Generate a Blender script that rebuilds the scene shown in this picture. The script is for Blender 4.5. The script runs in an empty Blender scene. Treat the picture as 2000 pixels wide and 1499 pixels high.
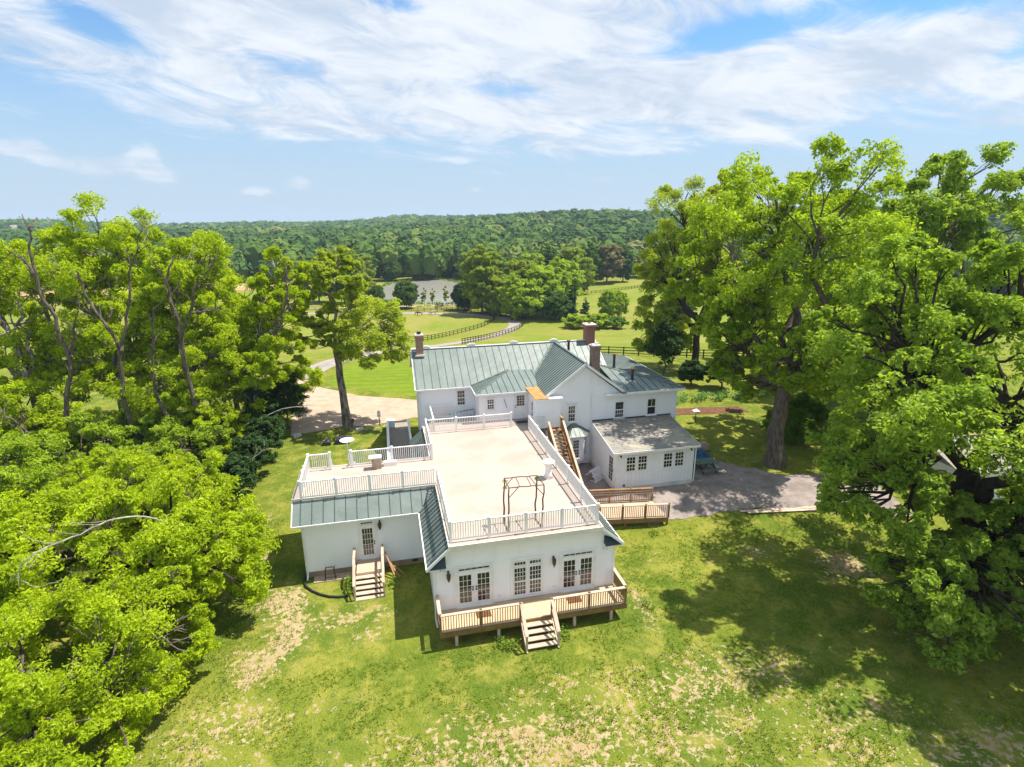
import bpy, math, random
import numpy as np
from mathutils import Vector, Matrix
R=math.radians
scn=bpy.context.scene
COL=scn.collection
# ---------------------------------------------------------------- camera
RX=(0.97485798,-0.22269029,-0.00780748); UY=(0.06878344,0.26741233,0.96112407); FW=(0.21194519,0.9374965,-0.27600645)
cam=bpy.data.cameras.new('camera'); co=bpy.data.objects.new('camera',cam); COL.objects.link(co); scn.camera=co
co.matrix_world=Matrix(((RX[0],UY[0],-FW[0],-1.4992),(RX[1],UY[1],-FW[1],-24.4256),(RX[2],UY[2],-FW[2],20.1459),(0,0,0,1)))
cam.sensor_width=36; cam.lens=36*1092.82/2000; cam.clip_start=.5; cam.clip_end=9000
# ---------------------------------------------------------------- light
SUN_EL=R(65); SUN_AZ=R(88)   # azimuth from +Y (away from the camera) towards +X
sv=Vector((math.cos(SUN_EL)*math.sin(SUN_AZ),math.cos(SUN_EL)*math.cos(SUN_AZ),math.sin(SUN_EL)))
sl=bpy.data.lights.new('sun','SUN'); sl.energy=5.0; sl.angle=R(.53); sl.color=(1,.93,.82)
so=bpy.data.objects.new('sun',sl); COL.objects.link(so); so.rotation_euler=sv.to_track_quat('Z','Y').to_euler()
scn.view_settings.view_transform='Standard'; scn.view_settings.look='None'; scn.view_settings.exposure=.76; scn.view_settings.gamma=1
scn.render.engine='CYCLES'
scn.cycles.max_bounces=6; scn.cycles.transparent_max_bounces=6; scn.cycles.volume_bounces=0
class NT:
    def __init__(s,tree): s.t=tree; s.n=tree.nodes; s.l=tree.links
    def new(s,ty,**k):
        n=s.n.new(ty)
        for a,b in k.items(): setattr(n,a,b)
        return n
    def put(s,sock,v):
        if hasattr(v,'links') or isinstance(v,bpy.types.NodeSocket): s.l.new(v,sock)
        else: sock.default_value=v
    def m(s,op,a,b=0.,c=None,clamp=False):
        n=s.new('ShaderNodeMath',operation=op,use_clamp=clamp); s.put(n.inputs[0],a); s.put(n.inputs[1],b)
        if c is not None: s.put(n.inputs[2],c)
        return n.outputs[0]
    def ss(s,x,a,b):
        n=s.new('ShaderNodeMapRange',interpolation_type='SMOOTHSTEP'); s.put(n.inputs[0],x)
        n.inputs[1].default_value=a; n.inputs[2].default_value=b; return n.outputs[0]
    def mix(s,f,a,b,mode='MIX'):
        n=s.new('ShaderNodeMix',data_type='RGBA',blend_type=mode); s.put(n.inputs[0],f); s.put(n.inputs[6],a); s.put(n.inputs[7],b); return n.outputs[2]
    def noise(s,vec,scale,detail=4,rough=.55,dist=0.):
        n=s.new('ShaderNodeTexNoise'); n.inputs['Scale'].default_value=scale; n.inputs['Detail'].default_value=detail
        n.inputs['Roughness'].default_value=rough; n.inputs['Distortion'].default_value=dist
        if vec is not None: s.l.new(vec,n.inputs['Vector'])
        return n.outputs[0]
    def xyz(s,a,b,c):
        n=s.new('ShaderNodeCombineXYZ'); s.put(n.inputs[0],a); s.put(n.inputs[1],b); s.put(n.inputs[2],c); return n.outputs[0]
world=bpy.data.worlds.new('World'); scn.world=world; world.use_nodes=True
def build_sky():
    t=NT(world.node_tree); t.n.clear()
    out=t.new('ShaderNodeOutputWorld'); bg=t.new('ShaderNodeBackground'); t.l.new(bg.outputs[0],out.inputs[0])
    sky=t.new('ShaderNodeTexSky',sky_type='NISHITA',sun_disc=False,sun_elevation=SUN_EL,sun_rotation=SUN_AZ)
    sky.altitude=100; sky.air_density=1.2; sky.dust_density=1.2; sky.ozone_density=2.5
    tc=t.new('ShaderNodeTexCoord'); sp=t.new('ShaderNodeSeparateXYZ'); t.l.new(tc.outputs['Generated'],sp.inputs[0])
    x,y,z=sp.outputs
    el=t.m('ARCSINE',z); az=t.m('ARCTAN2',x,y)
    zz=t.m('ADD',t.m('MAXIMUM',z,0.),.10)
    px=t.m('DIVIDE',x,zz); py=t.m('DIVIDE',y,zz)
    # high streaky deck, drawn out along one wind direction
    c,s=math.cos(R(28)),math.sin(R(28))
    u=t.m('ADD',t.m('MULTIPLY',px,c),t.m('MULTIPLY',py,s)); v=t.m('SUBTRACT',t.m('MULTIPLY',py,c),t.m('MULTIPLY',px,s))
    P=t.xyz(t.m('MULTIPLY',u,.55),t.m('MULTIPLY',v,1.0),0.)
    n1=t.noise(P,.75,8,.56,.5); n2=t.noise(P,2.6,7,.62,.6)
    P3=t.xyz(t.m('MULTIPLY',az,3.2),t.m('MULTIPLY',t.m('ADD',el,t.m('MULTIPLY',az,.12)),10.),3.); n3=t.noise(P3,2.2,9,.66,.9)
    dens=t.m('ADD',t.m('ADD',t.m('MULTIPLY',n1,.36),t.m('MULTIPLY',n2,.26)),t.m('MULTIPLY',n3,.44))
    def blob(a,e,sa,se,rot=0.):
        da=t.m('SUBTRACT',az,R(a)); de=t.m('SUBTRACT',el,R(e)); cr,sr=math.cos(R(rot)),math.sin(R(rot))
        ua=t.m('ADD',t.m('MULTIPLY',da,cr/R(sa)),t.m('MULTIPLY',de,sr/R(sa)))
        ve=t.m('SUBTRACT',t.m('MULTIPLY',de,cr/R(se)),t.m('MULTIPLY',da,sr/R(se)))
        return t.m('EXPONENT',t.m('MULTIPLY',t.m('ADD',t.m('MULTIPLY',ua,ua),t.m('MULTIPLY',ve,ve)),-1.))
    dens=t.m('ADD',dens,t.m('MULTIPLY',blob(2,20,26,7,-6),.20))
    dens=t.m('ADD',dens,t.m('MULTIPLY',blob(-20,17.5,17,3.5,-10),.12))
    dens=t.m('ADD',dens,t.m('MULTIPLY',blob(34,11.5,16,3.2,4),.20))
    for a,e,sa,se,r,w in ((-20.5,14.6,3.4,1.3,-14,.30),(-14.5,17.6,4,1.0,-14,.14),(2.8,18.0,3.2,1.0,-12,.26),(-1,16.6,4,.9,-12,.12),(31.5,14.6,7.0,1.3,8,.26),(36,12.9,4,.7,6,.14),(47,16.6,8,2.2,10,.36),(55,12,4,1.1,10,.26),(-26,9.3,11,2.0,-13,.22),(13,11.6,5,.7,-6,.14),(24.5,8.6,9,1.2,0,.12),(-8,13.4,5,.7,-10,.10),(22,19.5,4,.9,5,.16)):
        dens=t.m('SUBTRACT',dens,t.m('MULTIPLY',blob(a,e,sa,se,r),w))
    # the deck thins out towards the horizon
    dens=t.m('SUBTRACT',dens,t.m('MULTIPLY',t.m('SUBTRACT',1.,t.ss(el,R(4.),R(8.5))),.26))
    mask=t.m('MULTIPLY',t.ss(dens,.37,.60),.93)
    # small fair-weather cumulus low in the sky
    Pc=t.xyz(t.m('MULTIPLY',az,14.),t.m('MULTIPLY',el,26.),1.); nc=t.noise(Pc,1.25,7,.6,.3)
    cu=None
    for a,e,sa,se,w in ((-18.8,5.4,1.2,1.1,.55),(-17.4,4.0,1.6,.8,.46),(-21.7,4.5,1.8,.8,.46),(-25.5,4.9,1.6,.8,.38),(-27,5.7,2.0,.7,.42),(-10.1,2.9,2.2,.5,.42),(-6.8,3.7,1.3,.6,.38),(7.5,5.8,2.4,.45,.46),(9.4,3.1,1.,.4,.36),(21.3,3.9,2.,.4,.36),(16.9,11.4,2.5,.6,.45),(52,6.9,3.2,.7,.5)):
        b=t.m('MULTIPLY',blob(a,e,sa,se),w); cu=b if cu is None else t.m('ADD',cu,b)
    cmask=t.m('MULTIPLY',t.ss(t.m('ADD',cu,t.m('MULTIPLY',t.m('SUBTRACT',nc,.5),1.1)),.15,.45),t.m('MULTIPLY',t.ss(cu,.03,.25),.62))
    mask=t.m('MAXIMUM',mask,cmask)
    skyc=t.mix(1.,sky.outputs[0],(.42,.84,1.15,1),'MULTIPLY'); skyc=t.mix(t.ss(el,R(-2.),R(22.)),(3.7,4.5,5.5,1),skyc)
    ncol=t.noise(P,1.7,5,.6,.4)
    cl=t.mix(t.ss(t.m('ADD',t.m('MULTIPLY',ncol,.5),t.m('MULTIPLY',n3,.5)),.38,.60),(3.9,4.5,5.35,1),(5.9,6.15,6.5,1))
    t.l.new(t.mix(mask,skyc,cl),bg.inputs[0]); bg.inputs[1].default_value=.095
build_sky()
# ---------------------------------------------------------------- terrain height
def sm(t):
    t=np.clip(t,0,1); return t*t*(3-2*t)
def H(x,y):
    x=np.asarray(x,float); y=np.asarray(y,float)
    h=.25+1.15*sm((y+.25*np.clip(x,-20,25)-6)/8)
    d=y*.975+np.clip(x,-300,300)*.22
    h=h-11.4*sm((d-38)/105)
    dx=x+1.5; dy=y+24.4; r=np.hypot(dx,dy); az=np.arctan2(dx,dy)
    near=-3+20*sm((az+.15)/.55)
    w1=sm((r-300)/520); w2=sm((r-950)/500); w3=sm((r-1900)/600)
    hl=near+9.8
    h=h+w1*hl*(1-w2*.7)+w2*(24+7*np.sin(az*9+.6)+3*np.sin(az*23))*(1-w3)*.8
    return h+w1*2.5*np.sin(x*.017+1)*np.cos(y*.013)
def Hz(x,y): return float(H(x,y))
POND=[(-3.7,204.3),(8,201),(18,196),(26.6,194),(34,200),(44,215),(46,240),(40,262),(34,285),(27,294.7),(16,292),(9.8,288.6),(2,280),(-2.5,261.2),(-7.1,234.7),(-8,215)]
def inpoly(x,y,poly):
    x=np.asarray(x); y=np.asarray(y); r=np.zeros(x.shape,bool); n=len(poly)
    for i in range(n):
        x0,y0=poly[i]; x1,y1=poly[(i+1)%n]
        if y0==y1: continue
        c=((y0>y)!=(y1>y))&(x<(x1-x0)*(y-y0)/(y1-y0)+x0); r^=c
    return r
# ---------------------------------------------------------------- materials
MATS={}
def mat(name,col,rough=.7,spec=.3,metal=0.,bump=0.,bscale=8.,var=0.,vscale=1.5,col2=None,fn=None,stretch=None):
    if name in MATS: return MATS[name]
    m=bpy.data.materials.new(name); m.use_nodes=True; t=NT(m.node_tree); b=t.n['Principled BSDF']
    b.inputs['Base Color'].default_value=(*col,1); b.inputs['Roughness'].default_value=rough
    b.inputs['Specular IOR Level'].default_value=spec; b.inputs['Metallic'].default_value=metal
    tc=t.new('ShaderNodeTexCoord'); vec=tc.outputs['Object']
    if stretch:
        mp=t.new('ShaderNodeMapping'); mp.inputs['Scale'].default_value=stretch; t.l.new(vec,mp.inputs[0]); vec=mp.outputs[0]
    if var:
        n=t.noise(vec,vscale,6,.6,.2); c2=col2 or tuple(c*(1-var) for c in col)
        t.l.new(t.mix(t.ss(n,.36,.66),(*col,1),(*c2,1)),b.inputs['Base Color'])
    if bump:
        n=t.noise(vec,bscale,5,.6); bp=t.new('ShaderNodeBump'); bp.inputs['Strength'].default_value=bump; bp.inputs['Distance'].default_value=.03
        t.l.new(n,bp.inputs['Height']); t.l.new(bp.outputs[0],b.inputs['Normal'])
    if fn: fn(t,b,vec)
    MATS[name]=m; return m
def boards_fn(axis,width,dark=.72,col=(.8,.8,.8),col2=(.7,.7,.7),vertical=False):
    def f(t,b,vec):
        sp=t.new('ShaderNodeSeparateXYZ'); t.l.new(vec,sp.inputs[0]); c=sp.outputs[axis]
        q=t.m('DIVIDE',c,width); fr=t.m('FRACT',q); fl=t.m('FLOOR',q)
        gap=t.m('ADD',t.m('SUBTRACT',1.,t.ss(fr,.0,.07)),t.ss(fr,.96,1.),clamp=True)
        wn=t.new('ShaderNodeTexWhiteNoise',noise_dimensions='1D'); t.l.new(fl,wn.inputs['W'])
        o=t.noise(vec,1.2,5,.6); cc=t.mix(t.m('ADD',t.m('MULTIPLY',wn.outputs[0],.5),t.m('MULTIPLY',t.ss(o,.35,.65),.5)),(*col,1),(*col2,1))
        cc=t.mix(t.m('MULTIPLY',gap,1-dark),cc,(col[0]*.2,col[1]*.2,col[2]*.2,1))
        t.l.new(cc,b.inputs['Base Color'])
        bp=t.new('ShaderNodeBump'); bp.inputs['Strength'].default_value=.6; bp.inputs['Distance'].default_value=.01
        t.l.new(t.m('SUBTRACT',1.,gap),bp.inputs['Height']); t.l.new(bp.outputs[0],b.inputs['Normal'])
    return f
def brick_fn(c1,c2,mortar):
    def f(t,b,vec):
        sp=t.new('ShaderNodeSeparateXYZ'); t.l.new(vec,sp.inputs[0])
        P=t.xyz(t.m('ADD',sp.outputs[0],sp.outputs[1]),sp.outputs[2],0.)
        br=t.new('ShaderNodeTexBrick'); t.l.new(P,br.inputs['Vector']); br.inputs['Scale'].default_value=1.
        br.inputs['Brick Width'].default_value=.22; br.inputs['Row Height'].default_value=.085; br.inputs['Mortar Size'].default_value=.012
        br.inputs['Color1'].default_value=(*c1,1); br.inputs['Color2'].default_value=(*c2,1); br.inputs['Mortar'].default_value=(*mortar,1)
        n=t.noise(vec,3.,5,.6); t.l.new(t.mix(t.m('MULTIPLY',t.ss(n,.45,.7),.25),br.outputs[0],(*mortar,1)),b.inputs['Base Color'])
    return f
def roof_fn(t,b,vec):   # oil-canning and chalked paint of old standing-seam metal
    n=t.noise(vec,.55,5,.6,.4); n2=t.noise(vec,6.,4,.6)
    t.l.new(t.mix(t.m('ADD',t.m('MULTIPLY',t.ss(n,.35,.65),.6),t.m('MULTIPLY',t.ss(n2,.4,.7),.25)),(.13,.165,.15,1),(.185,.22,.205,1)),b.inputs['Base Color'])
    n3=t.noise(vec,1.3,2,.5); bp=t.new('ShaderNodeBump'); bp.inputs['Strength'].default_value=.35; bp.inputs['Distance'].default_value=.08
    t.l.new(n3,bp.inputs['Height']); t.l.new(bp.outputs[0],b.inputs['Normal'])
def shingle_fn(t,b,vec):
    sp=t.new('ShaderNodeSeparateXYZ'); t.l.new(vec,sp.inputs[0]); P=t.xyz(sp.outputs[0],sp.outputs[1],0.)
    br=t.new('ShaderNodeTexBrick'); t.l.new(P,br.inputs['Vector']); br.inputs['Scale'].default_value=1.
    br.inputs['Brick Width'].default_value=.9; br.inputs['Row Height'].default_value=.28; br.inputs['Mortar Size'].default_value=.02
    br.inputs['Color1'].default_value=(.31,.285,.255,1); br.inputs['Color2'].default_value=(.24,.22,.20,1); br.inputs['Mortar'].default_value=(.12,.11,.10,1)
    n=t.noise(vec,.45,7,.65,.5); c=t.mix(t.ss(n,.44,.68),br.outputs[0],(.36,.34,.26,1)); n2=t.noise(vec,1.1,6,.6,.4)
    c=t.mix(t.m('MULTIPLY',t.ss(n2,.55,.72),.6),c,(.13,.09,.075,1)); t.l.new(c,b.inputs['Base Color'])
def membrane_fn(t,b,vec):
    n=t.noise(vec,.35,6,.6,.3); n2=t.noise(vec,2.2,6,.65,.3)
    c=t.mix(t.ss(n,.4,.68),(.43,.355,.31,1),(.385,.305,.255,1)); c=t.mix(t.m('MULTIPLY',t.ss(n2,.50,.72),.45),c,(.44,.35,.27,1)); t.l.new(c,b.inputs['Base Color'])
def wallstain_fn(t,b,vec):
    sp=t.new('ShaderNodeSeparateXYZ'); t.l.new(vec,sp.inputs[0])
    P=t.xyz(t.m('MULTIPLY',sp.outputs[0],1.6),t.m('MULTIPLY',sp.outputs[1],1.6),t.m('MULTIPLY',sp.outputs[2],.3))
    n=t.noise(P,1.1,7,.65,.3); n2=t.noise(vec,.5,4,.5)
    c=t.mix(t.m('MULTIPLY',t.ss(n,.5,.78),.22),(.85,.85,.88,1),(.55,.54,.52,1)); c=t.mix(t.m('MULTIPLY',t.ss(n2,.4,.7),.12),c,(.72,.74,.77,1)); t.l.new(c,b.inputs['Base Color'])
    bp=t.new('ShaderNodeBump'); bp.inputs['Strength'].default_value=.25; bp.inputs['Distance'].default_value=.01; t.l.new(t.noise(vec,14.,4,.6),bp.inputs['Height']); t.l.new(bp.outputs[0],b.inputs['Normal'])
M=dict(
 white=mat('white_painted_stucco',(.78,.79,.80),.75,.2,fn=wallstain_fn),
 batten=mat('white_board_siding',(.78,.79,.79),.7,.2,fn=boards_fn(0,.30,.72,(.85,.85,.87),(.78,.78,.80))),
 trim=mat('white_trim_paint',(.82,.82,.81),.5,.3,var=.08,vscale=2.),
 vinyl=mat('white_vinyl_railing',(.84,.83,.82),.42,.35,var=.06,vscale=1.5),
 roof=mat('green_standing_seam_metal',(.15,.24,.21),.42,.45,fn=roof_fn),
 seam=mat('green_seam_metal',(.045,.08,.07),.45,.4,var=.2),
 darkmetal=mat('dark_flashing',(.03,.04,.042),.45,.4,var=.2),
 cap=mat('pale_ridge_cap',(.70,.72,.72),.4,.4,var=.15),
 shingle=mat('weathered_shingle',(.3,.28,.25),.9,.15,fn=shingle_fn,bump=.3,bscale=20),
 membrane=mat('tan_roof_membrane',(.6,.5,.4),.85,.15,fn=membrane_fn),
 fascia=mat('cream_fascia',(.74,.68,.60),.6,.25,var=.12),
 found=mat('tan_foundation_block',(.40,.29,.18),.9,.15,var=.35,vscale=1.2,bump=.3),
 foundw=mat('pale_foundation_paint',(.68,.68,.66),.8,.2,var=.2,vscale=1.),
 brick=mat('red_brick',(.33,.12,.09),.9,.15,fn=brick_fn((.38,.10,.07),(.25,.07,.055),(.34,.26,.22)),bump=.2),
 brickp=mat('weathered_brown_brick',(.33,.2,.15),.9,.15,fn=brick_fn((.28,.13,.095),(.15,.08,.065),(.34,.29,.26)),bump=.2),
 brickl=mat('mottled_brown_brick',(.36,.2,.15),.9,.15,fn=brick_fn((.36,.17,.11),(.17,.08,.06),(.40,.31,.25)),bump=.2),
 copper=mat('rusty_metal',(.32,.13,.06),.7,.3,var=.5,vscale=8.),
 orange=mat('bare_orange_plywood',(.50,.26,.09),.75,.25,var=.35,vscale=3.),
 glass=mat('dark_window_glass',(.012,.014,.014),.04,.9),
 blind=mat('tan_curtained_glass',(.20,.11,.07),.12,.7,var=.5,vscale=2.),
 wood=mat('weathered_deck_boards',(.5,.38,.27),.8,.2,fn=boards_fn(0,.145,.35,(.55,.42,.30),(.45,.33,.24))),
 woody=mat('lengthwise_deck_boards',(.5,.38,.27),.8,.2,fn=boards_fn(1,.145,.35,(.58,.44,.29),(.48,.35,.22))),
 rail=mat('pale_treated_lumber',(.58,.45,.34),.75,.2,var=.25,vscale=2.,bump=.15),
 balw=mat('golden_treated_lumber',(.25,.15,.058),.75,.2,var=.3,vscale=3.),
 orwood=mat('orange_stained_lumber',(.36,.205,.09),.7,.25,var=.3,vscale=2.5,bump=.1),
 greyw=mat('grey_weathered_wood',(.34,.29,.24),.85,.15,fn=boards_fn(1,.14,.45,(.33,.29,.24),(.26,.23,.20))),
 twig=mat('dry_branch_wood',(.16,.09,.05),.85,.15,var=.4,vscale=6.),
 black=mat('black_painted_metal',(.015,.015,.015),.5,.4,var=.2),
 bronze=mat('bronze_lantern_metal',(.075,.03,.02),.45,.5,var=.3,vscale=10.),
 teal=mat('teal_fibreglass',(.04,.26,.24),.5,.4,var=.2),
 fence=mat('dark_stained_fence',(.030,.022,.018),.8,.2,var=.4,vscale=3.),
 asphalt=mat('worn_asphalt',(.33,.29,.265),.95,.1,var=.25,vscale=.7,bump=.2,bscale=30),
 gravel=mat('tan_gravel',(.47,.345,.26),.95,.1,var=.28,vscale=.8,col2=(.39,.28,.21),bump=.5,bscale=40),
 ggravel=mat('grey_gravel',(.31,.26,.235),.95,.1,var=.35,vscale=1.,bump=.6,bscale=35),
 mulch=mat('red_brown_mulch',(.17,.085,.055),.95,.1,var=.4,vscale=3.,bump=.5,bscale=20),
 bark=mat('furrowed_grey_bark',(.17,.14,.115),.95,.1,var=.55,vscale=2.5,bump=1.,bscale=9.,stretch=(3,3,.6)),
 barkl=mat('pale_lichen_bark',(.30,.27,.23),.95,.1,var=.6,vscale=1.6,col2=(.09,.07,.055),bump=.9,bscale=9.,stretch=(3,3,.7)),
 barkd=mat('dark_bark',(.07,.055,.045),.95,.1,var=.5,vscale=2.,bump=.9,bscale=9.),
 dead=mat('bleached_dead_wood',(.46,.42,.37),.9,.1,var=.4,vscale=4.),
 rubber=mat('black_corrugated_pipe',(.02,.02,.02),.6,.3,var=.2),
 coir=mat('brown_doormat',(.22,.10,.05),.95,.1,var=.5,vscale=25.),
 greymat=mat('charcoal_doormat',(.06,.06,.065),.95,.1,var=.3,vscale=20.),
 linen=mat('white_tablecloth',(.84,.82,.79),.85,.1,var=.04,bump=.15,bscale=5),
 beige=mat('beige_block',(.48,.38,.29),.85,.2,var=.25,vscale=4.),
 blue=mat('blue_plastic_tarp',(.02,.11,.26),.5,.4,var=.5,vscale=3.,bump=.6,bscale=4),
 tgreen=mat('green_table_top',(.11,.18,.15),.6,.3,var=.3),
 rock=mat('pale_fieldstone',(.62,.60,.57),.9,.15,var=.35,vscale=4.,bump=.5),
 slate=mat('dark_slate_paint',(.03,.05,.065),.5,.4,var=.2),
 horse=mat('chestnut_horse_coat',(.17,.045,.018),.55,.3,var=.3,vscale=2.),
 horsew=mat('pinto_horse_coat',(.5,.42,.36),.6,.3,var=.75,vscale=.9,col2=(.10,.04,.02)),
 petal=mat('purple_flowers',(.22,.06,.30),.8,.2,var=.4,vscale=20.),
)
def leafmat(name,c1,c2,trans=.45):
    m=bpy.data.materials.new(name); m.use_nodes=True; t=NT(m.node_tree); t.n.clear()
    out=t.new('ShaderNodeOutputMaterial'); g=t.new('ShaderNodeNewGeometry'); oi=t.new('ShaderNodeTexCoord')
    n=t.noise(oi.outputs['Object'],.45,3,.5); f=t.m('ADD',t.m('MULTIPLY',g.outputs['Random Per Island'],.6),t.m('MULTIPLY',t.ss(n,.3,.7),.4))
    c=t.mix(f,(*c1,1),(*c2,1)); d=t.new('ShaderNodeBsdfDiffuse'); tr=t.new('ShaderNodeBsdfTranslucent'); gl=t.new('ShaderNodeBsdfGlossy'); gl.inputs['Roughness'].default_value=.45
    t.l.new(c,d.inputs[0]); t.l.new(t.mix(1.,c,(1.35,1.3,.5,1),'MULTIPLY'),tr.inputs[0])
    gl.inputs[0].default_value=(.9,.95,.85,1)
    a=t.new('ShaderNodeMixShader'); a.inputs[0].default_value=trans; t.l.new(d.outputs[0],a.inputs[1]); t.l.new(tr.outputs[0],a.inputs[2])
    b=t.new('ShaderNodeMixShader'); b.inputs[0].default_value=.012; t.l.new(a.outputs[0],b.inputs[1]); t.l.new(gl.outputs[0],b.inputs[2])
    t.l.new(b.outputs[0],out.inputs[0]); MATS[name]=m; return m
L=dict(
 lime=leafmat('lime_walnut_leaves',(.22,.33,.008),(.54,.65,.018),.5),
 mid=leafmat('fresh_maple_leaves',(.17,.28,.014),(.47,.60,.045),.5),
 deep=leafmat('deep_maple_leaves',(.13,.235,.02),(.43,.57,.08),.5),
 olive=leafmat('olive_leaves',(.24,.33,.025),(.50,.58,.07),.55),
 dark=leafmat('dark_evergreen_leaves',(.025,.06,.014),(.06,.12,.025),.25),
 shrub=leafmat('shrub_leaves',(.10,.20,.015),(.20,.31,.03),.4),
 far=leafmat('woodland_leaves',(.06,.13,.02),(.12,.21,.035),.35),
 far2=leafmat('pale_woodland_leaves',(.21,.30,.02),(.34,.41,.04),.45),
 rusty=leafmat('brownish_woodland_leaves',(.19,.19,.08),(.26,.23,.11),.3),
 purple=leafmat('purple_plum_leaves',(.07,.02,.04),(.12,.035,.055),.3),
 hosta=leafmat('hosta_leaves',(.10,.22,.05),(.18,.33,.10),.3),
 grass=leafmat('grass_blades',(.13,.21,.015),(.24,.31,.035),.35),
)
# ---------------------------------------------------------------- object helpers
OFF={}
def tag(o,label=None,cat=None,group=None,kind=None):
    if label: o['label']=label
    if cat: o['category']=cat
    if group: o['group']=group
    if kind: o['kind']=kind
    return o
def thing(name,loc,label,cat,group=None,rz=0):
    o=bpy.data.objects.new(name,None); COL.objects.link(o); o.location=loc; o.rotation_euler=(0,0,rz); o.empty_display_size=.3
    OFF[o.name]=Vector(loc); return tag(o,label,cat,group)
def np_mesh(name,V,F,mats,midx=None,smooth=False):
    """V (n,3), F list of equal-size index arrays or list of polys"""
    me=bpy.data.meshes.new(name); V=np.asarray(V,np.float32)
    if isinstance(F,np.ndarray):
        k=F.shape[1]; nf=len(F); loops=F.astype(np.int32).ravel(); st=np.arange(nf,dtype=np.int32)*k
    else:
        loops=np.array([i for f in F for i in f],np.int32); ln=np.array([len(f) for f in F],np.int32); st=np.concatenate(([0],np.cumsum(ln)[:-1])).astype(np.int32); nf=len(F)
    me.vertices.add(len(V)); me.vertices.foreach_set('co',V.ravel()); me.loops.add(len(loops)); me.loops.foreach_set('vertex_index',loops)
    me.polygons.add(nf); me.polygons.foreach_set('loop_start',st)
    for m in mats: me.materials.append(m)
    if midx is not None: me.polygons.foreach_set('material_index',np.asarray(midx,np.int32))
    me.polygons.foreach_set('use_smooth',np.full(nf,bool(smooth)))
    me.update(calc_edges=True); me.validate(); return me
class MB:
    def __init__(s): s.v=[]; s.f=[]; s.mi=[]; s.cur=0; s.st=[]
    def add(s,V,F):
        s.st.append((len(s.v),len(s.f)))
        b=len(s.v); s.v+= [tuple(map(float,q)) for q in V]; s.f+=[[b+i for i in f] for f in F]; s.mi+=[s.cur]*len(F); return s
    def m(s,i): s.cur=i; return s
    def box(s,x0,x1,y0,y1,z0,z1):
        if x0>x1:x0,x1=x1,x0
        if y0>y1:y0,y1=y1,y0
        if z0>z1:z0,z1=z1,z0
        return s.add([(x0,y0,z0),(x1,y0,z0),(x1,y1,z0),(x0,y1,z0),(x0,y0,z1),(x1,y0,z1),(x1,y1,z1),(x0,y1,z1)],
         [(0,3,2,1),(4,5,6,7),(0,1,5,4),(1,2,6,5),(2,3,7,6),(3,0,4,7)])
    def hexa(s,B,T):
        n=len(B); return s.add(list(B)+list(T),[tuple(reversed(range(n))),tuple(range(n,2*n))]+[(i,(i+1)%n,n+(i+1)%n,n+i) for i in range(n)])
    def beam(s,p,q,w,h,up=(0,0,1)):
        p=Vector(p);q=Vector(q);d=(q-p).normalized(); u=Vector(up)
        if abs(d.dot(u))>.99: u=Vector((0,1,0))
        r=d.cross(u).normalized()*w/2; u=r.cross(d).normalized()*h/2
        return s.add([p-r-u,p+r-u,p+r+u,p-r+u,q-r-u,q+r-u,q+r+u,q-r+u],[(0,1,2,3),(7,6,5,4),(0,4,5,1),(1,5,6,2),(2,6,7,3),(3,7,4,0)])
    def slab(s,poly,n,t):
        """polygon extruded by -n*t"""
        n=Vector(n).normalized()*t; return s.hexa([Vector(p)-n for p in poly],poly)
    def tube(s,pts,rad,k=6,cap=True):
        pts=[Vector(p) for p in pts]; V=[];F=[]
        if not hasattr(rad,'__len__'): rad=[rad]*len(pts)
        ref=None
        for i,p in enumerate(pts):
            d=(pts[min(i+1,len(pts)-1)]-pts[max(i-1,0)]).normalized()
            if ref is None: ref=d.orthogonal().normalized()
            ref=(ref-d*ref.dot(d)).normalized(); b=d.cross(ref)
            for j in range(k):
                a=2*math.pi*j/k; V.append(p+(ref*math.cos(a)+b*math.sin(a))*rad[i])
        for i in range(len(pts)-1):
            for j in range(k): F.append((i*k+j,i*k+(j+1)%k,(i+1)*k+(j+1)%k,(i+1)*k+j))
        if cap: F.append(tuple(reversed(range(k)))); F.append(tuple(range((len(pts)-1)*k,len(pts)*k)))
        return s.add(V,F)
    def lathe(s,c,prof,k=16):
        c=Vector(c);V=[];F=[]
        for r,z in prof:
            for j in range(k): a=2*math.pi*j/k; V.append(c+Vector((r*math.cos(a),r*math.sin(a),z)))
        for i in range(len(prof)-1):
            for j in range(k): F.append((i*k+j,i*k+(j+1)%k,(i+1)*k+(j+1)%k,(i+1)*k+j))
        F.append(tuple(reversed(range(k)))); F.append(tuple(range((len(prof)-1)*k,len(prof)*k)))
        return s.add(V,F)
    def build(s,name,mats,parent=None,smooth=False,loc=None):
        if not isinstance(mats,(list,tuple)): mats=[mats]
        o=bpy.data.objects.new(name,None) if False else None
        off=OFF[parent.name] if parent is not None else Vector(loc if loc is not None else (0,0,0))
        V=np.array(s.v,np.float64)-np.array(off)
        me=np_mesh(name,V,s.f,mats,s.mi,smooth)
        o=bpy.data.objects.new(name,me); COL.objects.link(o)
        if parent is not None: o.parent=parent
        else: o.location=off
        OFF[o.name]=Vector(off); return o
def each(mb,name,mats,parent):
    r=[]; ends=mb.st[1:]+[(len(mb.v),len(mb.f))]
    for (v0,f0),(v1,f1) in zip(mb.st,ends):
        q=MB(); q.v=mb.v[v0:v1]; q.f=[[i-v0 for i in f] for f in mb.f[f0:f1]]; q.mi=mb.mi[f0:f1]; r.append(q.build(name,mats,parent))
    return r
def solo(mb,name,mats,loc,label,cat,group=None,smooth=False):
    return tag(mb.build(name,mats,None,smooth,loc),label,cat,group)
def struct(o,label=None): o['kind']='structure'; return tag(o,label)
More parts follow.
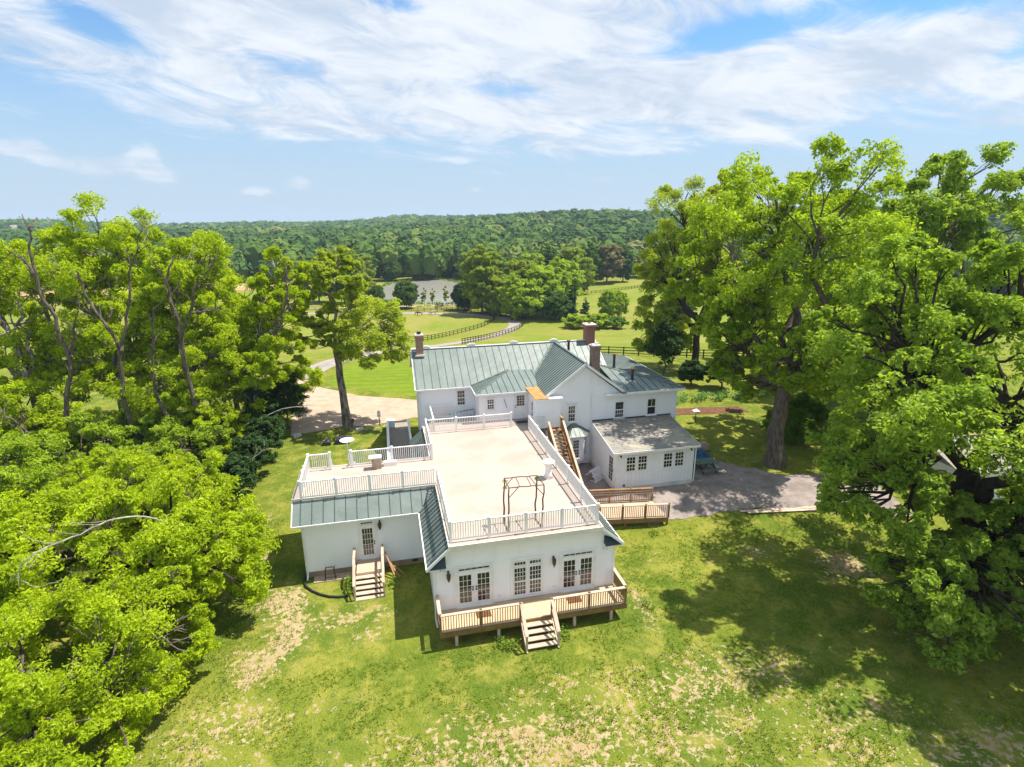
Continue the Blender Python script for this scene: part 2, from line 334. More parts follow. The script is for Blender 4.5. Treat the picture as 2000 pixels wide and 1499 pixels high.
# ---------------------------------------------------------------- ground
def grow(lo,hi,a,b,st,g=1.09):
    c=list(np.arange(a,b+1e-6,st)); s=st; x=b
    while x<hi: s=min(s*g,120); x+=s; c.append(x)
    s=st; x=a; pre=[]
    while x>lo: s=min(s*g,120); x-=s; pre.append(x)
    return np.array(pre[::-1]+c)
def seg_mask(X,Y,pts,w):
    m=np.zeros(X.shape)
    for (x0,y0),(x1,y1) in zip(pts[:-1],pts[1:]):
        dx,dy=x1-x0,y1-y0; t=np.clip(((X-x0)*dx+(Y-y0)*dy)/(dx*dx+dy*dy),0,1)
        m=np.maximum(m,np.exp(-((X-x0-t*dx)**2+(Y-y0-t*dy)**2)/w**2))
    return m
def build_ground():
    xs=grow(-2500,2500,-26,42,.45,1.035); ys=grow(-400,2500,-16,40,.45,1.035)
    X,Y=np.meshgrid(xs,ys); Z=H(X,Y)
    pm=inpoly(X,Y,POND); Z=np.where(pm,Z-1.3,Z)
    nx,ny=len(xs),len(ys); V=np.stack([X,Y,Z],-1).reshape(-1,3)
    i=np.arange(nx*ny).reshape(ny,nx); F=np.stack([i[:-1,:-1],i[:-1,1:],i[1:,1:],i[1:,:-1]],-1).reshape(-1,4)
    dirt=np.zeros(X.shape)
    def bl(cx,cy,rx,ry,w,rot=0):
        c,s=math.cos(rot),math.sin(rot); u=((X-cx)*c+(Y-cy)*s)/rx; v=(-(X-cx)*s+(Y-cy)*c)/ry
        return w*np.exp(-(u*u+v*v))
    for a in ((2.5,-7.9,9,2.4,.54),(11,-6.4,6,1.9,.50),(15.5,-10,6,2.4,.36),(6,-5.4,6,1.3,.30),(4,-9.5,7,1.0,.6),(-9.3,-4.2,3.0,2.0,.5),(-8.6,-.6,1.6,1.5,.62),(-7.4,1.6,.9,2.3,.95),(-8.2,3.9,1.3,1.4,.9),(-4.6,1.8,2.6,.9,.5),(-3.5,.2,1.4,.6,.4),(-10,9,.7,.45,1.),(-10.4,12.4,.6,.4,.9),(20,2,1.4,.6,.55),(24.3,-.4,1.8,1.5,.9),(13.5,3.2,1.6,.5,.35),(10.8,-.6,.6,2.2,.55),(20,-12,5,1.4,.45),(-1,-9.2,6,1.2,.5),(9,-8.5,6,1.6,.42),(-6,-4,3,1,.25),(-3.5,27.6,2.6,.5,.75),(24,-6,2,1,.5)): dirt=np.maximum(dirt,bl(*a))
    dirt=np.maximum(dirt,.9*seg_mask(X,Y,[(-7.6,4.6),(-7.2,2.4),(-7.5,.2),(-8.8,-1.5)],.55))
    field=(inpoly(X,Y,[(-420,240),(-163,259),(-108,270),(-20,273),(-30,300),(-110,300),(-170,290),(-430,300)])).astype(float)
    rough=sm((Y-52)/25)*.8
    rough=np.maximum(rough,inpoly(X,Y,[(2,108),(12,122),(26,143),(32,155),(28,166),(10,178),(-60,186),(-80,110),(-10,106)])*1.)
    lawn=inpoly(X,Y,[(-9,45),(-4,40.5),(1.5,37),(14,36),(26,40),(20,70),(8,72),(-5,66)])*1.
    me=np_mesh('ground',V,F,[groundmat()],smooth=True)
    ca=me.color_attributes.new('zone','FLOAT_COLOR','POINT')
    ca.data.foreach_set('color',np.stack([dirt,field,rough,lawn],-1).reshape(-1).astype(np.float32))
    o=bpy.data.objects.new('ground',me); COL.objects.link(o); struct(o,'uneven green lawn with bare tan dirt patches')
def groundmat():
    m=bpy.data.materials.new('lawn_and_dirt'); m.use_nodes=True; t=NT(m.node_tree); b=t.n['Principled BSDF']
    b.inputs['Roughness'].default_value=.95; b.inputs['Specular IOR Level'].default_value=.08
    at=t.new('ShaderNodeAttribute',attribute_name='zone'); sp=t.new('ShaderNodeSeparateColor'); t.l.new(at.outputs['Color'],sp.inputs[0]); dz,fz,rz=sp.outputs
    lz=at.outputs['Alpha']
    g=t.new('ShaderNodeNewGeometry'); P=g.outputs['Position']
    a=t.noise(P,.14,5,.6,.4); c=t.noise(P,.75,5,.65,.3); d=t.noise(P,3.6,4,.65); e=t.noise(P,11.,3,.6)
    G=t.mix(t.ss(a,.38,.60),(.185,.21,.026,1),(.095,.145,.016,1)); G=t.mix(t.m('MULTIPLY',t.ss(c,.42,.66),.75),G,(.29,.275,.05,1))
    G=t.mix(t.m('MULTIPLY',t.ss(c,.55,.35),.0),G,(.06,.12,.01,1))
    G=t.mix(t.m('MULTIPLY',t.ss(d,.48,.66),.6),G,(.065,.115,.010,1)); G=t.mix(t.m('MULTIPLY',t.ss(e,.52,.75),.45),G,(.27,.30,.06,1))
    # mown stripes of the oval front lawn
    sx=t.new('ShaderNodeSeparateXYZ'); t.l.new(P,sx.inputs[0]); st=t.m('SINE',t.m('MULTIPLY',t.m('ADD',sx.outputs[1],t.m('MULTIPLY',sx.outputs[0],.12)),3.2))
    LW=t.mix(t.ss(st,-.4,.4),(.135,.215,.010,1),(.165,.24,.014,1)); G=t.mix(t.m('MULTIPLY',lz,.7),G,LW)
    # longer pasture grass
    PG=t.mix(t.ss(t.noise(P,.05,6,.62,.5),.38,.62),(.16,.215,.02,1),(.25,.235,.055,1)); PG=t.mix(t.m('MULTIPLY',t.ss(t.noise(P,.5,5,.6),.5,.7),.45),PG,(.10,.17,.02,1))
    G=t.mix(rz,G,PG)
    D=t.mix(t.ss(c,.35,.65),(.44,.34,.19,1),(.36,.255,.135,1)); D=t.mix(t.m('MULTIPLY',t.ss(d,.45,.7),.4),D,(.52,.42,.28,1))
    f=t.m('ADD',dz,t.m('ADD',t.m('MULTIPLY',t.m('SUBTRACT',c,.5),1.2),t.m('MULTIPLY',t.m('SUBTRACT',d,.5),2.8)))
    f=t.m('ADD',f,t.m('MULTIPLY',t.m('SUBTRACT',e,.5),.6))
    f=t.m('MULTIPLY',t.m('MULTIPLY',t.ss(f,.38,.62),.9),t.ss(dz,.02,.22))
    f2=t.m('MULTIPLY',t.ss(t.m('ADD',c,t.m('MULTIPLY',d,.5)),.90,1.02),t.m('MULTIPLY',t.m('SUBTRACT',1.,rz),t.m('MULTIPLY',t.m('SUBTRACT',1.,lz),.5)))
    G=t.mix(t.m('MAXIMUM',f,f2),G,D)
    FD=t.mix(t.ss(t.noise(P,.03,5,.6),.4,.6),(.40,.23,.13,1),(.47,.31,.19,1)); G=t.mix(fz,G,FD)
    t.l.new(G,b.inputs['Base Color'])
    bp=t.new('ShaderNodeBump'); bp.inputs['Strength'].default_value=.9; bp.inputs['Distance'].default_value=.12
    t.l.new(t.m('ADD',t.m('MULTIPLY',d,.5),e),bp.inputs['Height']); t.l.new(bp.outputs[0],b.inputs['Normal'])
    return m
build_ground()
def resample(pts,n):
    p=np.array(pts,float); s=np.concatenate([[0],np.cumsum(np.hypot(*np.diff(p,axis=0).T))]); u=np.linspace(0,s[-1],n)
    return np.stack([np.interp(u,s,p[:,0]),np.interp(u,s,p[:,1])],-1)
def smoothline(pts,it=2):
    p=[tuple(q) for q in pts]
    for _ in range(it):
        q=[p[0]]
        for a,b in zip(p[:-1],p[1:]): q+=[(a[0]*.75+b[0]*.25,a[1]*.75+b[1]*.25),(a[0]*.25+b[0]*.75,a[1]*.25+b[1]*.75)]
        p=q+[p[-1]]
    return p
def ruled(A,B,n,k,off,name,m,label,jit=0.,seed=1):
    rr=np.random.RandomState(seed); A=resample(A,n); B=resample(B,n)
    if jit:
        jA=np.convolve(rr.randn(n+8),np.ones(5)/5,'same')[4:-4]*jit; jB=np.convolve(rr.randn(n+8),np.ones(5)/5,'same')[4:-4]*jit
        d=(B-A); d/=np.linalg.norm(d,axis=1)[:,None]+1e-9; A=A+d*jA[:,None]; B=B+d*jB[:,None]
    u=np.linspace(0,1,k)[None,:,None]; P=A[:,None]*(1-u)+B[:,None]*u; Z=H(P[...,0],P[...,1])+off
    V=np.concatenate([P,Z[...,None]],-1).reshape(-1,3); i=np.arange(n*k).reshape(n,k)
    F=np.stack([i[:-1,:-1],i[1:,:-1],i[1:,1:],i[:-1,1:]],-1).reshape(-1,4)
    me=np_mesh(name,V,F,[m],smooth=True); o=bpy.data.objects.new(name,me); COL.objects.link(o); return struct(o,label)
def strip(pts,w,off,name,m,label,n=160,seed=2):
    p=resample(smoothline(pts),n); d=np.gradient(p,axis=0); d/=np.linalg.norm(d,axis=1)[:,None]; nn=np.stack([-d[:,1],d[:,0]],-1)*w/2
    return ruled(p+nn,p-nn,n,6,off,name,m,label,.12,seed)
ruled([(-10.8,27.2),(-7.6,28.2),(-1.9,28.6),(1.2,29.6),(20,30)],[(-13.4,51),(-9.7,43.4),(-5.1,38.6),(1.1,35.4),(20,34)],120,24,.03,'forecourt',M['gravel'],'tan gravel forecourt behind the farmhouse',.25)
DRIVE=[(-12.4,48),(-11.6,54),(-9.6,61),(-5.8,68.5),(0,75.5),(6.5,83.5),(13,97),(19.9,110.3),(29.0,125),(35.4,136),(38.2,146),(37.1,153.5),(33.3,158.8),(26,165.2),(16,170.5),(0,176),(-30,183)]
strip(DRIVE,3.6,.055,'driveway',M['asphalt'],'grey driveway curving past the paddock')
strip([(-40,197),(-6,193.2),(8,190.6),(24,190.8),(34,186)],2.6,.04,'farm_track',M['gravel'],'pale farm track beside the pond',60)
ruled([(9.5,14.9),(9.5,8),(12,6.4),(15.2,5.9),(21,5.9),(26,4.5),(31,3.2),(33,2.8)],[(13.9,15.4),(16,15.3),(19.8,14.8),(21.5,13.5),(24,12.6),(27.5,9.3),(31,8.4),(33,7.6)],120,22,.03,'gravel_yard',M['ggravel'],'grey gravel yard beside the sunroom',.3,5)
ruled([(21.6,24.5),(28,23.6),(33.5,22.9),(34,22.8)],[(21.6,26.6),(28,25.6),(33.5,25),(34,24.9)],50,8,.03,'mulch_bed',M['mulch'],'strip of red brown mulch behind the house',.2,6)
# pond
def pond():
    p=[(float(a),float(b)) for a,b in POND]; c=np.mean(p,axis=0); q=[(a+(a-c[0])*.04,b+(b-c[1])*.04) for a,b in p]
    q=smoothline(q+[q[0]],2)[:-1]
    m=bpy.data.materials.new('muddy_sky_toned_water'); m.use_nodes=True; t=NT(m.node_tree); b=t.n['Principled BSDF']; b.inputs['Base Color'].default_value=(.30,.29,.255,1); b.inputs['Roughness'].default_value=.18  # muddy water; pale base colour stands in for sky reflected by ripples
    b.inputs['Specular IOR Level'].default_value=.8
    g=t.new('ShaderNodeNewGeometry'); mp=t.new('ShaderNodeMapping'); mp.inputs['Scale'].default_value=(1,.35,1); t.l.new(g.outputs['Position'],mp.inputs[0])
    bp=t.new('ShaderNodeBump'); bp.inputs['Strength'].default_value=.7; bp.inputs['Distance'].default_value=.15; t.l.new(t.noise(mp.outputs[0],1.2,4,.6),bp.inputs['Height']); t.l.new(bp.outputs[0],b.inputs['Normal'])
    me=np_mesh('pond',[(x,y,-10.15) for x,y in q],[list(range(len(q)))],[m]); o=bpy.data.objects.new('pond',me); COL.objects.link(o); struct(o,'muddy pond coloured pale for reflected sky, below the wooded hill')
pond()
# ---------------------------------------------------------------- building helpers
class Fr:      # a wall's own frame: u along the wall, z up, d outwards
    def __init__(s,o,u,n): s.o=Vector(o); s.u=Vector(u).normalized(); s.n=Vector(n).normalized()
    def P(s,u,z,d): q=s.o+s.u*u+s.n*d; return (q.x,q.y,q.z+z)
    def box(s,mb,u0,u1,z0,z1,d0,d1):
        return mb.hexa([s.P(u0,z0,d0),s.P(u1,z0,d0),s.P(u1,z0,d1),s.P(u0,z0,d1)],[s.P(u0,z1,d0),s.P(u1,z1,d0),s.P(u1,z1,d1),s.P(u0,z1,d1)])
def S(y): return Fr((0,y,0),(1,0,0),(0,-1,0))      # wall facing the camera side
def Wt(x): return Fr((x,0,0),(0,1,0),(-1,0,0))     # wall facing left
def casing(mb,fr,u0,u1,z0,z1,w=.10,d=.045):
    fr.box(mb,u0-w,u0,z0-w*.6,z1+w,0,d); fr.box(mb,u1,u1+w,z0-w*.6,z1+w,0,d); fr.box(mb,u0,u1,z1,z1+w,0,d); fr.box(mb,u0,u1,z0-w*.6,z0,0,d+.02)
def muntins(mb,fr,u0,u1,z0,z1,c,r,w=.022,d=.036):
    for i in range(1,c): u=u0+(u1-u0)*i/c; fr.box(mb,u-w/2,u+w/2,z0,z1,.012,d)
    for j in range(1,r): z=z0+(z1-z0)*j/r; fr.box(mb,u0,u1,z-w/2,z+w/2,.012,d+.003)
def window(par,fr,u0,u1,z0,z1,c=3,r=4,double=True,w=.10,glass='glass',sill=True,label=None,lower=None):
    mb=MB(); casing(mb,fr,u0,u1,z0,z1,w)
    s=.045; fr.box(mb,u0,u0+s,z0,z1,.008,.03); fr.box(mb,u1-s,u1,z0,z1,.008,.03); fr.box(mb,u0+s,u1-s,z0,z0+s,.008,.03); fr.box(mb,u0+s,u1-s,z1-s,z1,.008,.03)
    if double:
        zm=(z0+z1)/2; fr.box(mb,u0+s,u1-s,zm-.035,zm+.035,.008,.042)
        muntins(mb,fr,u0+s,u1-s,zm+.035,z1-s,c,r//2) if lower!='lowonly' else None
        if lower!='none': muntins(mb,fr,u0+s,u1-s,z0+s,zm-.035,c,r//2)
    else: muntins(mb,fr,u0+s,u1-s,z0+s,z1-s,c,r)
    if sill: fr.box(mb,u0-w-.03,u1+w+.03,z0-w*.6-.05,z0-w*.6,0,.10)
    f=mb.build('window',M['trim'],par); p=MB(); fr.box(p,u0+.005,u1-.005,z0+.005,z1-.005,.001,.014); p.build('pane',M[glass],f)
    if label: f['label']=label
    return f
def glazed_door(par,fr,u0,u1,z0,z1,c=3,r=5,hs=1,gl=(.16,.82,.12,.92),glass='glass'):
    mb=MB(); fr.box(mb,u0,u1,z0,z1,.002,.03); W=u1-u0;Hh=z1-z0
    a0,a1,b0,b1=u0+W*gl[0],u1-W*gl[0],z0+Hh*gl[2],z0+Hh*gl[3]
    fr.box(mb,a0-.03,a0,b0-.03,b1+.03,.03,.045); fr.box(mb,a1,a1+.03,b0-.03,b1+.03,.03,.045); fr.box(mb,a0,a1,b0-.03,b0,.03,.045); fr.box(mb,a0,a1,b1,b1+.03,.03,.045)
    for i in range(1,c): u=a0+(a1-a0)*i/c; fr.box(mb,u-.010,u+.010,b0,b1,.034,.048)
    for j in range(1,r): z=b0+(b1-b0)*j/r; fr.box(mb,a0,a1,z-.010,z+.010,.034,.051)
    d=mb.build('door',M['trim'],par); p=MB(); fr.box(p,a0,a1,b0,b1,.0305,.036); p.build('pane',M[glass],d)
    u=u1-.07 if hs>0 else u0+.07
    h=MB(); 
    for z in (z0+.95,z0+1.10): fr.box(h,u-.03,u+.03,z-.03,z+.03,.03,.09)
    each(h,'handle',M['black'],d); return d
def seamed(par,poly,seamdir,spacing,t=.07,name='roof',matn='roof',start=0.,ribh=.035,smat='seam',label=None):
    """metal roof plane with standing seams; ribs are clipped to the polygon"""
    P=[Vector(p) for p in poly]; n=(P[1]-P[0]).cross(P[-1]-P[0]).normalized()
    if n.z<0: n=-n; P=P[::-1]
    mb=MB(); mb.slab(P,n,t); d=Vector(seamdir); d=(d-n*d.dot(n)).normalized(); w=n.cross(d)
    o=P[0]; us=[(p-o).dot(w) for p in P]; a=min(us)+start; mb.m(1)
    k=a+spacing*.5
    while k<max(us)-.03:
        hits=[]
        for i in range(len(P)):
            p,q=P[i],P[(i+1)%len(P)]; up,uq=(p-o).dot(w)-k,(q-o).dot(w)-k
            if up*uq<0: hits.append(p.lerp(q,up/(up-uq)))
        if len(hits)>=2:
            p,q=hits[0],hits[1]
            if (q-p).length>.12: mb.beam(p+n*ribh/2+(q-p).normalized()*.03,q+n*ribh/2-(q-p).normalized()*.03,.03,ribh,n)
        k+=spacing
    o=mb.build(name,[M[matn],M[smat]],par)
    if label:o['label']=label
    return o
def railing(par,p,q,z,h=1.05,every=2.4,m='vinyl',posts='both',bal=.125,bw=.042,cap=.09,base=.10,z2=None,pm=None,pw=.12,name='railing',topw=.05,mid=False,balm=None):
    """balustrade from p to q (xy); one mesh for rails and balusters, every post a child"""
    z2=z if z2 is None else z2; p=Vector((p[0],p[1],z)); q=Vector((q[0],q[1],z2)); Ln=(q-p).length; d=(q-p)/Ln; hd=Vector((d.x,d.y,0)).normalized()
    mb=MB(); up=Vector((0,0,1))
    mb.beam(p+up*(h-topw/2),q+up*(h-topw/2),cap,topw); mb.beam(p+up*(base),q+up*(base),.05,.06)
    if mid: mb.beam(p+up*(h*.62),q+up*(h*.62),.045,.05)
    n=max(1,int(round(Ln/bal)))
    if balm: mb.m(1)
    for i in range(1,n):
        c=p.lerp(q,i/n); s=bw/2; x=hd*s; y=Vector((-hd.y,hd.x,0))*s; z0=Vector((0,0,base+.03)); z1=Vector((0,0,h-topw))
        mb.hexa([c-x-y+z0,c+x-y+z0,c+x+y+z0,c-x+y+z0],[c-x-y+z1,c+x-y+z1,c+x+y+z1,c-x+y+z1])
    r=mb.build(name,[M[m],M[balm]] if balm else M[m],par)
    k=max(1,int(round(Ln/every)))
    for i in range(k+1):
        if (i==0 and posts in('end','none','mid')) or (i==k and posts in('start','none','mid')) or posts=='none': continue
        c=p.lerp(q,i/k); s=pw/2; b=MB().box(c.x-s,c.x+s,c.y-s,c.y+s,c.z-.02,c.z+h+.05)
        if m=='vinyl': b.box(c.x-s-.02,c.x+s+.02,c.y-s-.02,c.y+s+.02,c.z+h+.05,c.z+h+.08); b.hexa([(c.x-s,c.y-s,c.z+h+.08),(c.x+s,c.y-s,c.z+h+.08),(c.x+s,c.y+s,c.z+h+.08),(c.x-s,c.y+s,c.z+h+.08)],[(c.x-.01,c.y-.01,c.z+h+.13),(c.x+.01,c.y-.01,c.z+h+.13),(c.x+.01,c.y+.01,c.z+h+.13),(c.x-.01,c.y+.01,c.z+h+.13)])
        b.build('post',M[pm or m],r)
    return r
# ---------------------------------------------------------------- terrace annex (front wing + left wing with the roof terrace)
A=thing('terrace_annex',(4.5,6,.3),'white stucco wing with a flat tan roof terrace on top and green mansard edges','building')
SL=.904
mb=MB(); pr=[(0,.1),(9.46,.1),(9.46,4.13),(8.62,4.84),(.80,4.84),(0,4.13)]
mb.hexa([(x,0,z) for x,z in pr],[(x,16.9,z) for x,z in pr]); mb.build('wall',M['white'],A)
mb=MB(); pq=[(5.88,.64),(10.55,.64),(10.55,4.84),(6.5,4.84),(5.88,4.2)]; mb.hexa([(-7,y,z) for y,z in pq],[(-.003,y,z) for y,z in pq]); mb.build('wall',M['white'],A)
mb=MB().box(-6.97,-.01,5.92,10.5,-.3,.64); mb.build('foundation',M['found'],A)
mb=MB().box(-.93,-.60,5.905,5.93,.40,.58)
for k in range(3): mb.box(-.93,-.60,5.895,5.905,.43+k*.05,.45+k*.05)
mb.build('crawlspace_vent',M['darkmetal'],A)
# terrace floor (two sheets that butt)
mb=MB().box(.78,8.64,-.36,16.95,4.86,5.0).box(-7.40,.775,6.61,10.80,4.86,5.0); mb.build('terrace_floor',M['membrane'],A)
# standing seam mansards
seamed(A,[(-.37,-.38,3.92),(.78,-.38,4.96),(.78,6.61,4.96),(-.37,5.46,3.92)],(1,0,.9),.42)
seamed(A,[(-7.415,5.46,3.92),(-.37,5.46,3.92),(.78,6.61,4.96),(-7.415,6.61,4.96)],(0,1,.9),.62)
seamed(A,[(-.37,10.75,3.92),(.78,10.75,4.96),(.78,16.9,4.96),(-.37,16.9,3.92)],(1,0,.9),.42)
seamed(A,[(9.85,-.38,3.92),(9.85,15.0,3.92),(8.64,15.0,4.96),(8.64,-.38,4.96)],(1,0,-.9),.42)
# fascias, rakes, eave trim
mb=MB(); mb.box(.70,8.72,-.42,-.37,4.80,5.05); mb.box(-7.46,-7.41,6.55,10.84,4.66,5.05)
mb.box(-7.41,.70,6.56,6.60,4.90,5.05); mb.box(.70,.77,-.37,6.56,4.93,5.05); mb.box(8.65,8.72,-.37,15.0,4.93,5.05); mb.box(-7.46,.7,10.80,10.86,4.7,5.05); mb.box(.70,.77,10.86,16.9,4.93,5.05)
each(mb,'fascia',M['fascia'],A)
mb=MB()
for a,b in (((-.42,-.40,3.86),(.76,-.40,4.925)),((9.90,-.40,3.86),(8.66,-.40,4.925)),((-7.44,5.42,3.86),(-7.44,6.6,4.93))): mb.beam(a,b,.05,.13)
mb.box(-.44,-.38,-.42,5.40,3.80,3.90); mb.box(9.86,9.92,-.42,15,3.80,3.90); mb.box(-7.46,-.44,5.40,5.46,3.80,3.90)
mb.box(-.40,0,-.36,5.88,3.78,3.82); mb.box(9.46,9.88,-.36,14.9,3.78,3.82); mb.box(-7.42,-.40,5.46,5.88,3.78,3.82)
each(mb,'eave_trim',M['trim'],A)
for x0,x1,xa in ((-.40,.55,.55),(9.88,8.93,8.93)):     # pent returns at the gable corners
    mb=MB(); mb.hexa([(x0,-.36,3.83),(xa,-.36,3.83),(xa,0,3.83),(x0,0,3.83)],[(x0,-.355,3.86),(xa,-.355,3.86),(xa,-.01,4.30),(x0,-.01,3.90)]); mb.build('cornice_return',M['slate'],A)
mb=MB()
for x in (-.02,9.40): mb.box(x,x+.10,-.03,.0,.9,4.1)
mb.box(-7.03,-6.93,5.85,5.88,.3,4.0); mb.box(-.1,0.0-.03,5.85,5.88,.6,3.8)
each(mb,'corner_board',M['trim'],A)
# doors and windows of the front
fr=S(0)
for u0,u1 in ((1.05,2.90),(6.58,8.43)):
    mb=MB(); casing(mb,fr,u0,u1,1.22,3.52,.11); fr.box(mb,u0,u1,3.24,3.30,.002,.05); fr.box(mb,u0,u1,1.20,1.25,.0,.10); fr.box(mb,(u0+u1)/2-.02,(u0+u1)/2+.02,1.25,3.24,.003,.045)
    f=mb.build('door_frame',M['trim'],A)
    window(A,fr,u0+.10,u1-.10,3.31,3.50,5,1,False,.03,sill=False)
    m_=(u0+u1)/2; glazed_door(A,fr,u0+.01,m_-.02,1.25,3.24,3,5,1); glazed_door(A,fr,m_+.02,u1-.01,1.25,3.24,3,5,-1)
mb=MB(); casing(mb,fr,3.98,5.56,1.36,3.50,.12); mb.build('window_surround',M['trim'],A)
for u0,u1 in ((3.99,4.73),(4.81,5.55)):
    window(A,fr,u0+.03,u1-.03,1.42,3.08,4,6,True,.03,sill=False); window(A,fr,u0+.03,u1-.03,3.18,3.44,4,1,False,.03,sill=False)
fr=S(5.88)
mb=MB(); casing(mb,fr,-3.86,-2.98,1.06,3.52,.11); fr.box(mb,-3.86,-2.98,3.22,3.28,.002,.05); fr.box(mb,-3.86,-2.98,1.02,1.07,0,.1); mb.build('door_frame',M['trim'],A)
window(A,fr,-3.78,-3.06,3.31,3.50,4,1,False,.03,sill=False); glazed_door(A,fr,-3.85,-2.99,1.07,3.22,4,5,1)
# roof railings
railing(A,(.87,.02),(8.53,.02),5.05,1.07,2.0)
railing(A,(.87,6.50),(.87,.15),5.05,1.07,2.2,posts='start')
railing(A,(-6.91,6.50),(.75,6.50),5.05,1.07,1.95,posts='start')
railing(A,(-6.91,10.42),(-6.91,6.62),5.05,1.07,2.0,posts='start')
railing(A,(-6.80,10.42),(-5.60,10.42),5.05,1.07,2.,posts='end')
railing(A,(-4.30,10.42),(.87,10.42),5.05,1.07,2.1,posts='both',pw=.13)
railing(A,(.87,15.20),(.87,10.55),5.05,1.07,2.2,posts='start')
railing(A,(1.0,15.20),(7.37,15.20),5.05,1.07,2.1,posts='end',mid=True)
railing(A,(8.53,.15),(8.53,14.2),5.05,1.07,2.35,posts='end')
railing(A,(8.65,14.2),(9.85,14.2),5.05,1.07,2.,posts='none')
# downspouts and small fittings
mb=MB(); mb.tube([(-.05,-.08,3.7),(-.05,-.08,.75),(-.02,-.5,.62)],.045,8); mb.tube([(-6.93,5.80,3.8),(-6.93,5.80,.55),(-6.95,5.5,.35)],.045,8); mb.tube([(9.52,-.06,3.75),(9.52,-.06,1.3)],.04,8); each(mb,'downspout',M['trim'],A)
for x,y,z in ((.67,-.02,3.2),(6.15,-.02,3.22),(-2.68,5.86,3.22)):
    mb=MB(); mb.box(x-.05,x+.05,y-.0,y+.02,z+.05,z+.25); mb.tube([(x,y,z+.2),(x,y-.12,z+.3),(x,y-.17,z+.27)],.014,6)
    mb.lathe((x,y-.17,z-.32),[(.01,0),(.03,.06),(.05,.10),(.095,.22),(.105,.34),(.10,.42),(.12,.43),(.09,.50),(.03,.56),(.012,.62)],8); mb.build('wall_lantern',M['bronze'],A)
for x,z in ((.38,3.62),(8.97,3.58)):
    mb=MB(); mb.box(x-.06,x+.06,-.03,0,z-.05,z+.07)
    for s in (-1,1): mb.tube([(x,-.03,z),(x+s*.08,-.10,z-.02),(x+s*.11,-.2,z-.06)],[.02,.03,.055],8)
    mb.build('floodlight',M['trim'],A)
for x,z in ((3.25,1.55),(6.2,1.58)):
    mb=MB(); mb.lathe((x,-.07,z-.06),[(.03,0),(.07,.02),(.07,.09),(.03,.11)],10); mb.build('outdoor_outlet',M['trim'],A)
# back stair down from the left wing (white)
W=thing('white_exterior_stair',(-4.95,12.4,.8),'white railed stair dropping from the back edge of the left roof terrace','staircase')
mb=MB()
for k in range(14):
    y=10.62+k*.27; z=4.78-k*.25; mb.box(-5.58,-4.32,y,y+.29,z-.05,z)
each(mb,'tread',M['greyw'],W)
mb=MB()
for x in (-5.62,-4.28): mb.beam((x,10.62,4.75),(x,14.4,1.25),.05,.26)
each(mb,'stringer',M['vinyl'],W)
for x in (-5.62,-4.28): railing(W,(x,10.62),(x,14.3),4.72,1.05,1.9,z2=1.35,posts='end')
# ---------------------------------------------------------------- front deck
D=thing('front_deck',(4.7,-.8,.25),'low timber deck with golden balusters along the front french doors','deck')
MB().box(.05,9.46,-1.62,-.004,1.13,1.20).box(9.462,9.6,-1.62,1.2,1.13,1.2).build('deck_floor',M['woody'],D)
mb=MB().box(.05,9.6,-1.67,-1.62,.90,1.17).box(0,.05,-1.67,-.01,.90,1.17).box(9.6,9.65,-1.67,1.2,.90,1.17)
for x in np.arange(.5,9.4,.6): mb.box(x,x+.045,-1.6,-.02,.92,1.12)
each(mb,'joist_skirt',M['balw'],D)
for x in (.80,2.90,6.85,8.85):
    g=Hz(x,-1.55); MB().box(x-.07,x+.07,-1.58,-1.45,g-.3,.92).build('support_post',M['rail'],D)
def deckrail(par,p,q,z=1.20,h=.98,every=1.9,posts='both',z2=None,m='rail'):
    return railing(par,p,q,z,h,every,m,posts,.125,.036,.17,.09,z2,pm='balw' if m=='rail' else m,pw=.10,topw=.045,balm='balw' if m=='rail' else None)
deckrail(D,(.05,-1.64),(3.98,-1.64)); deckrail(D,(5.60,-1.64),(9.55,-1.64)); deckrail(D,(.05,-.06),(.05,-1.5),posts='none'); deckrail(D,(9.57,-1.5),(9.57,.9),posts='end')
st=MB()
for k in range(4):
    y=-1.67-k*.27; z=1.01-k*.19; st.box(4.06,5.56,y-.30,y,z-.045,z); st.box(4.08,5.54,y-.02,y,z-.19,z-.045) if k<4 else None
each(st,'stair_tread',M['rail'],D)
mb=MB()
for x in (4.02,5.60): mb.beam((x,-1.64,1.0),(x,-2.85,.22),.045,.26)
each(mb,'stringer',M['rail'],D)
for x in (4.02,5.60):
    mb=MB(); mb.beam((x,-1.60,2.20),(x,-2.88,1.22),.15,.045); mb.beam((x,-1.66,1.62),(x,-2.84,.72),.04,.07); mb.box(x-.05,x+.05,-2.86,-2.76,Hz(x,-2.8)-.2,1.27); mb.build('handrail',M['rail'],D)
solo(MB().box(1.92,2.66,-1.02,-.42,1.203,1.222),'doormat',M['coir'],(2.3,-.7,1.2),'brown doormat on the deck before the left french doors','doormat','doormats on the front deck')
solo(MB().box(6.72,7.46,-1.02,-.42,1.203,1.222),'doormat',M['coir'],(7.1,-.7,1.2),'brown doormat on the deck before the right french doors','doormat','doormats on the front deck')
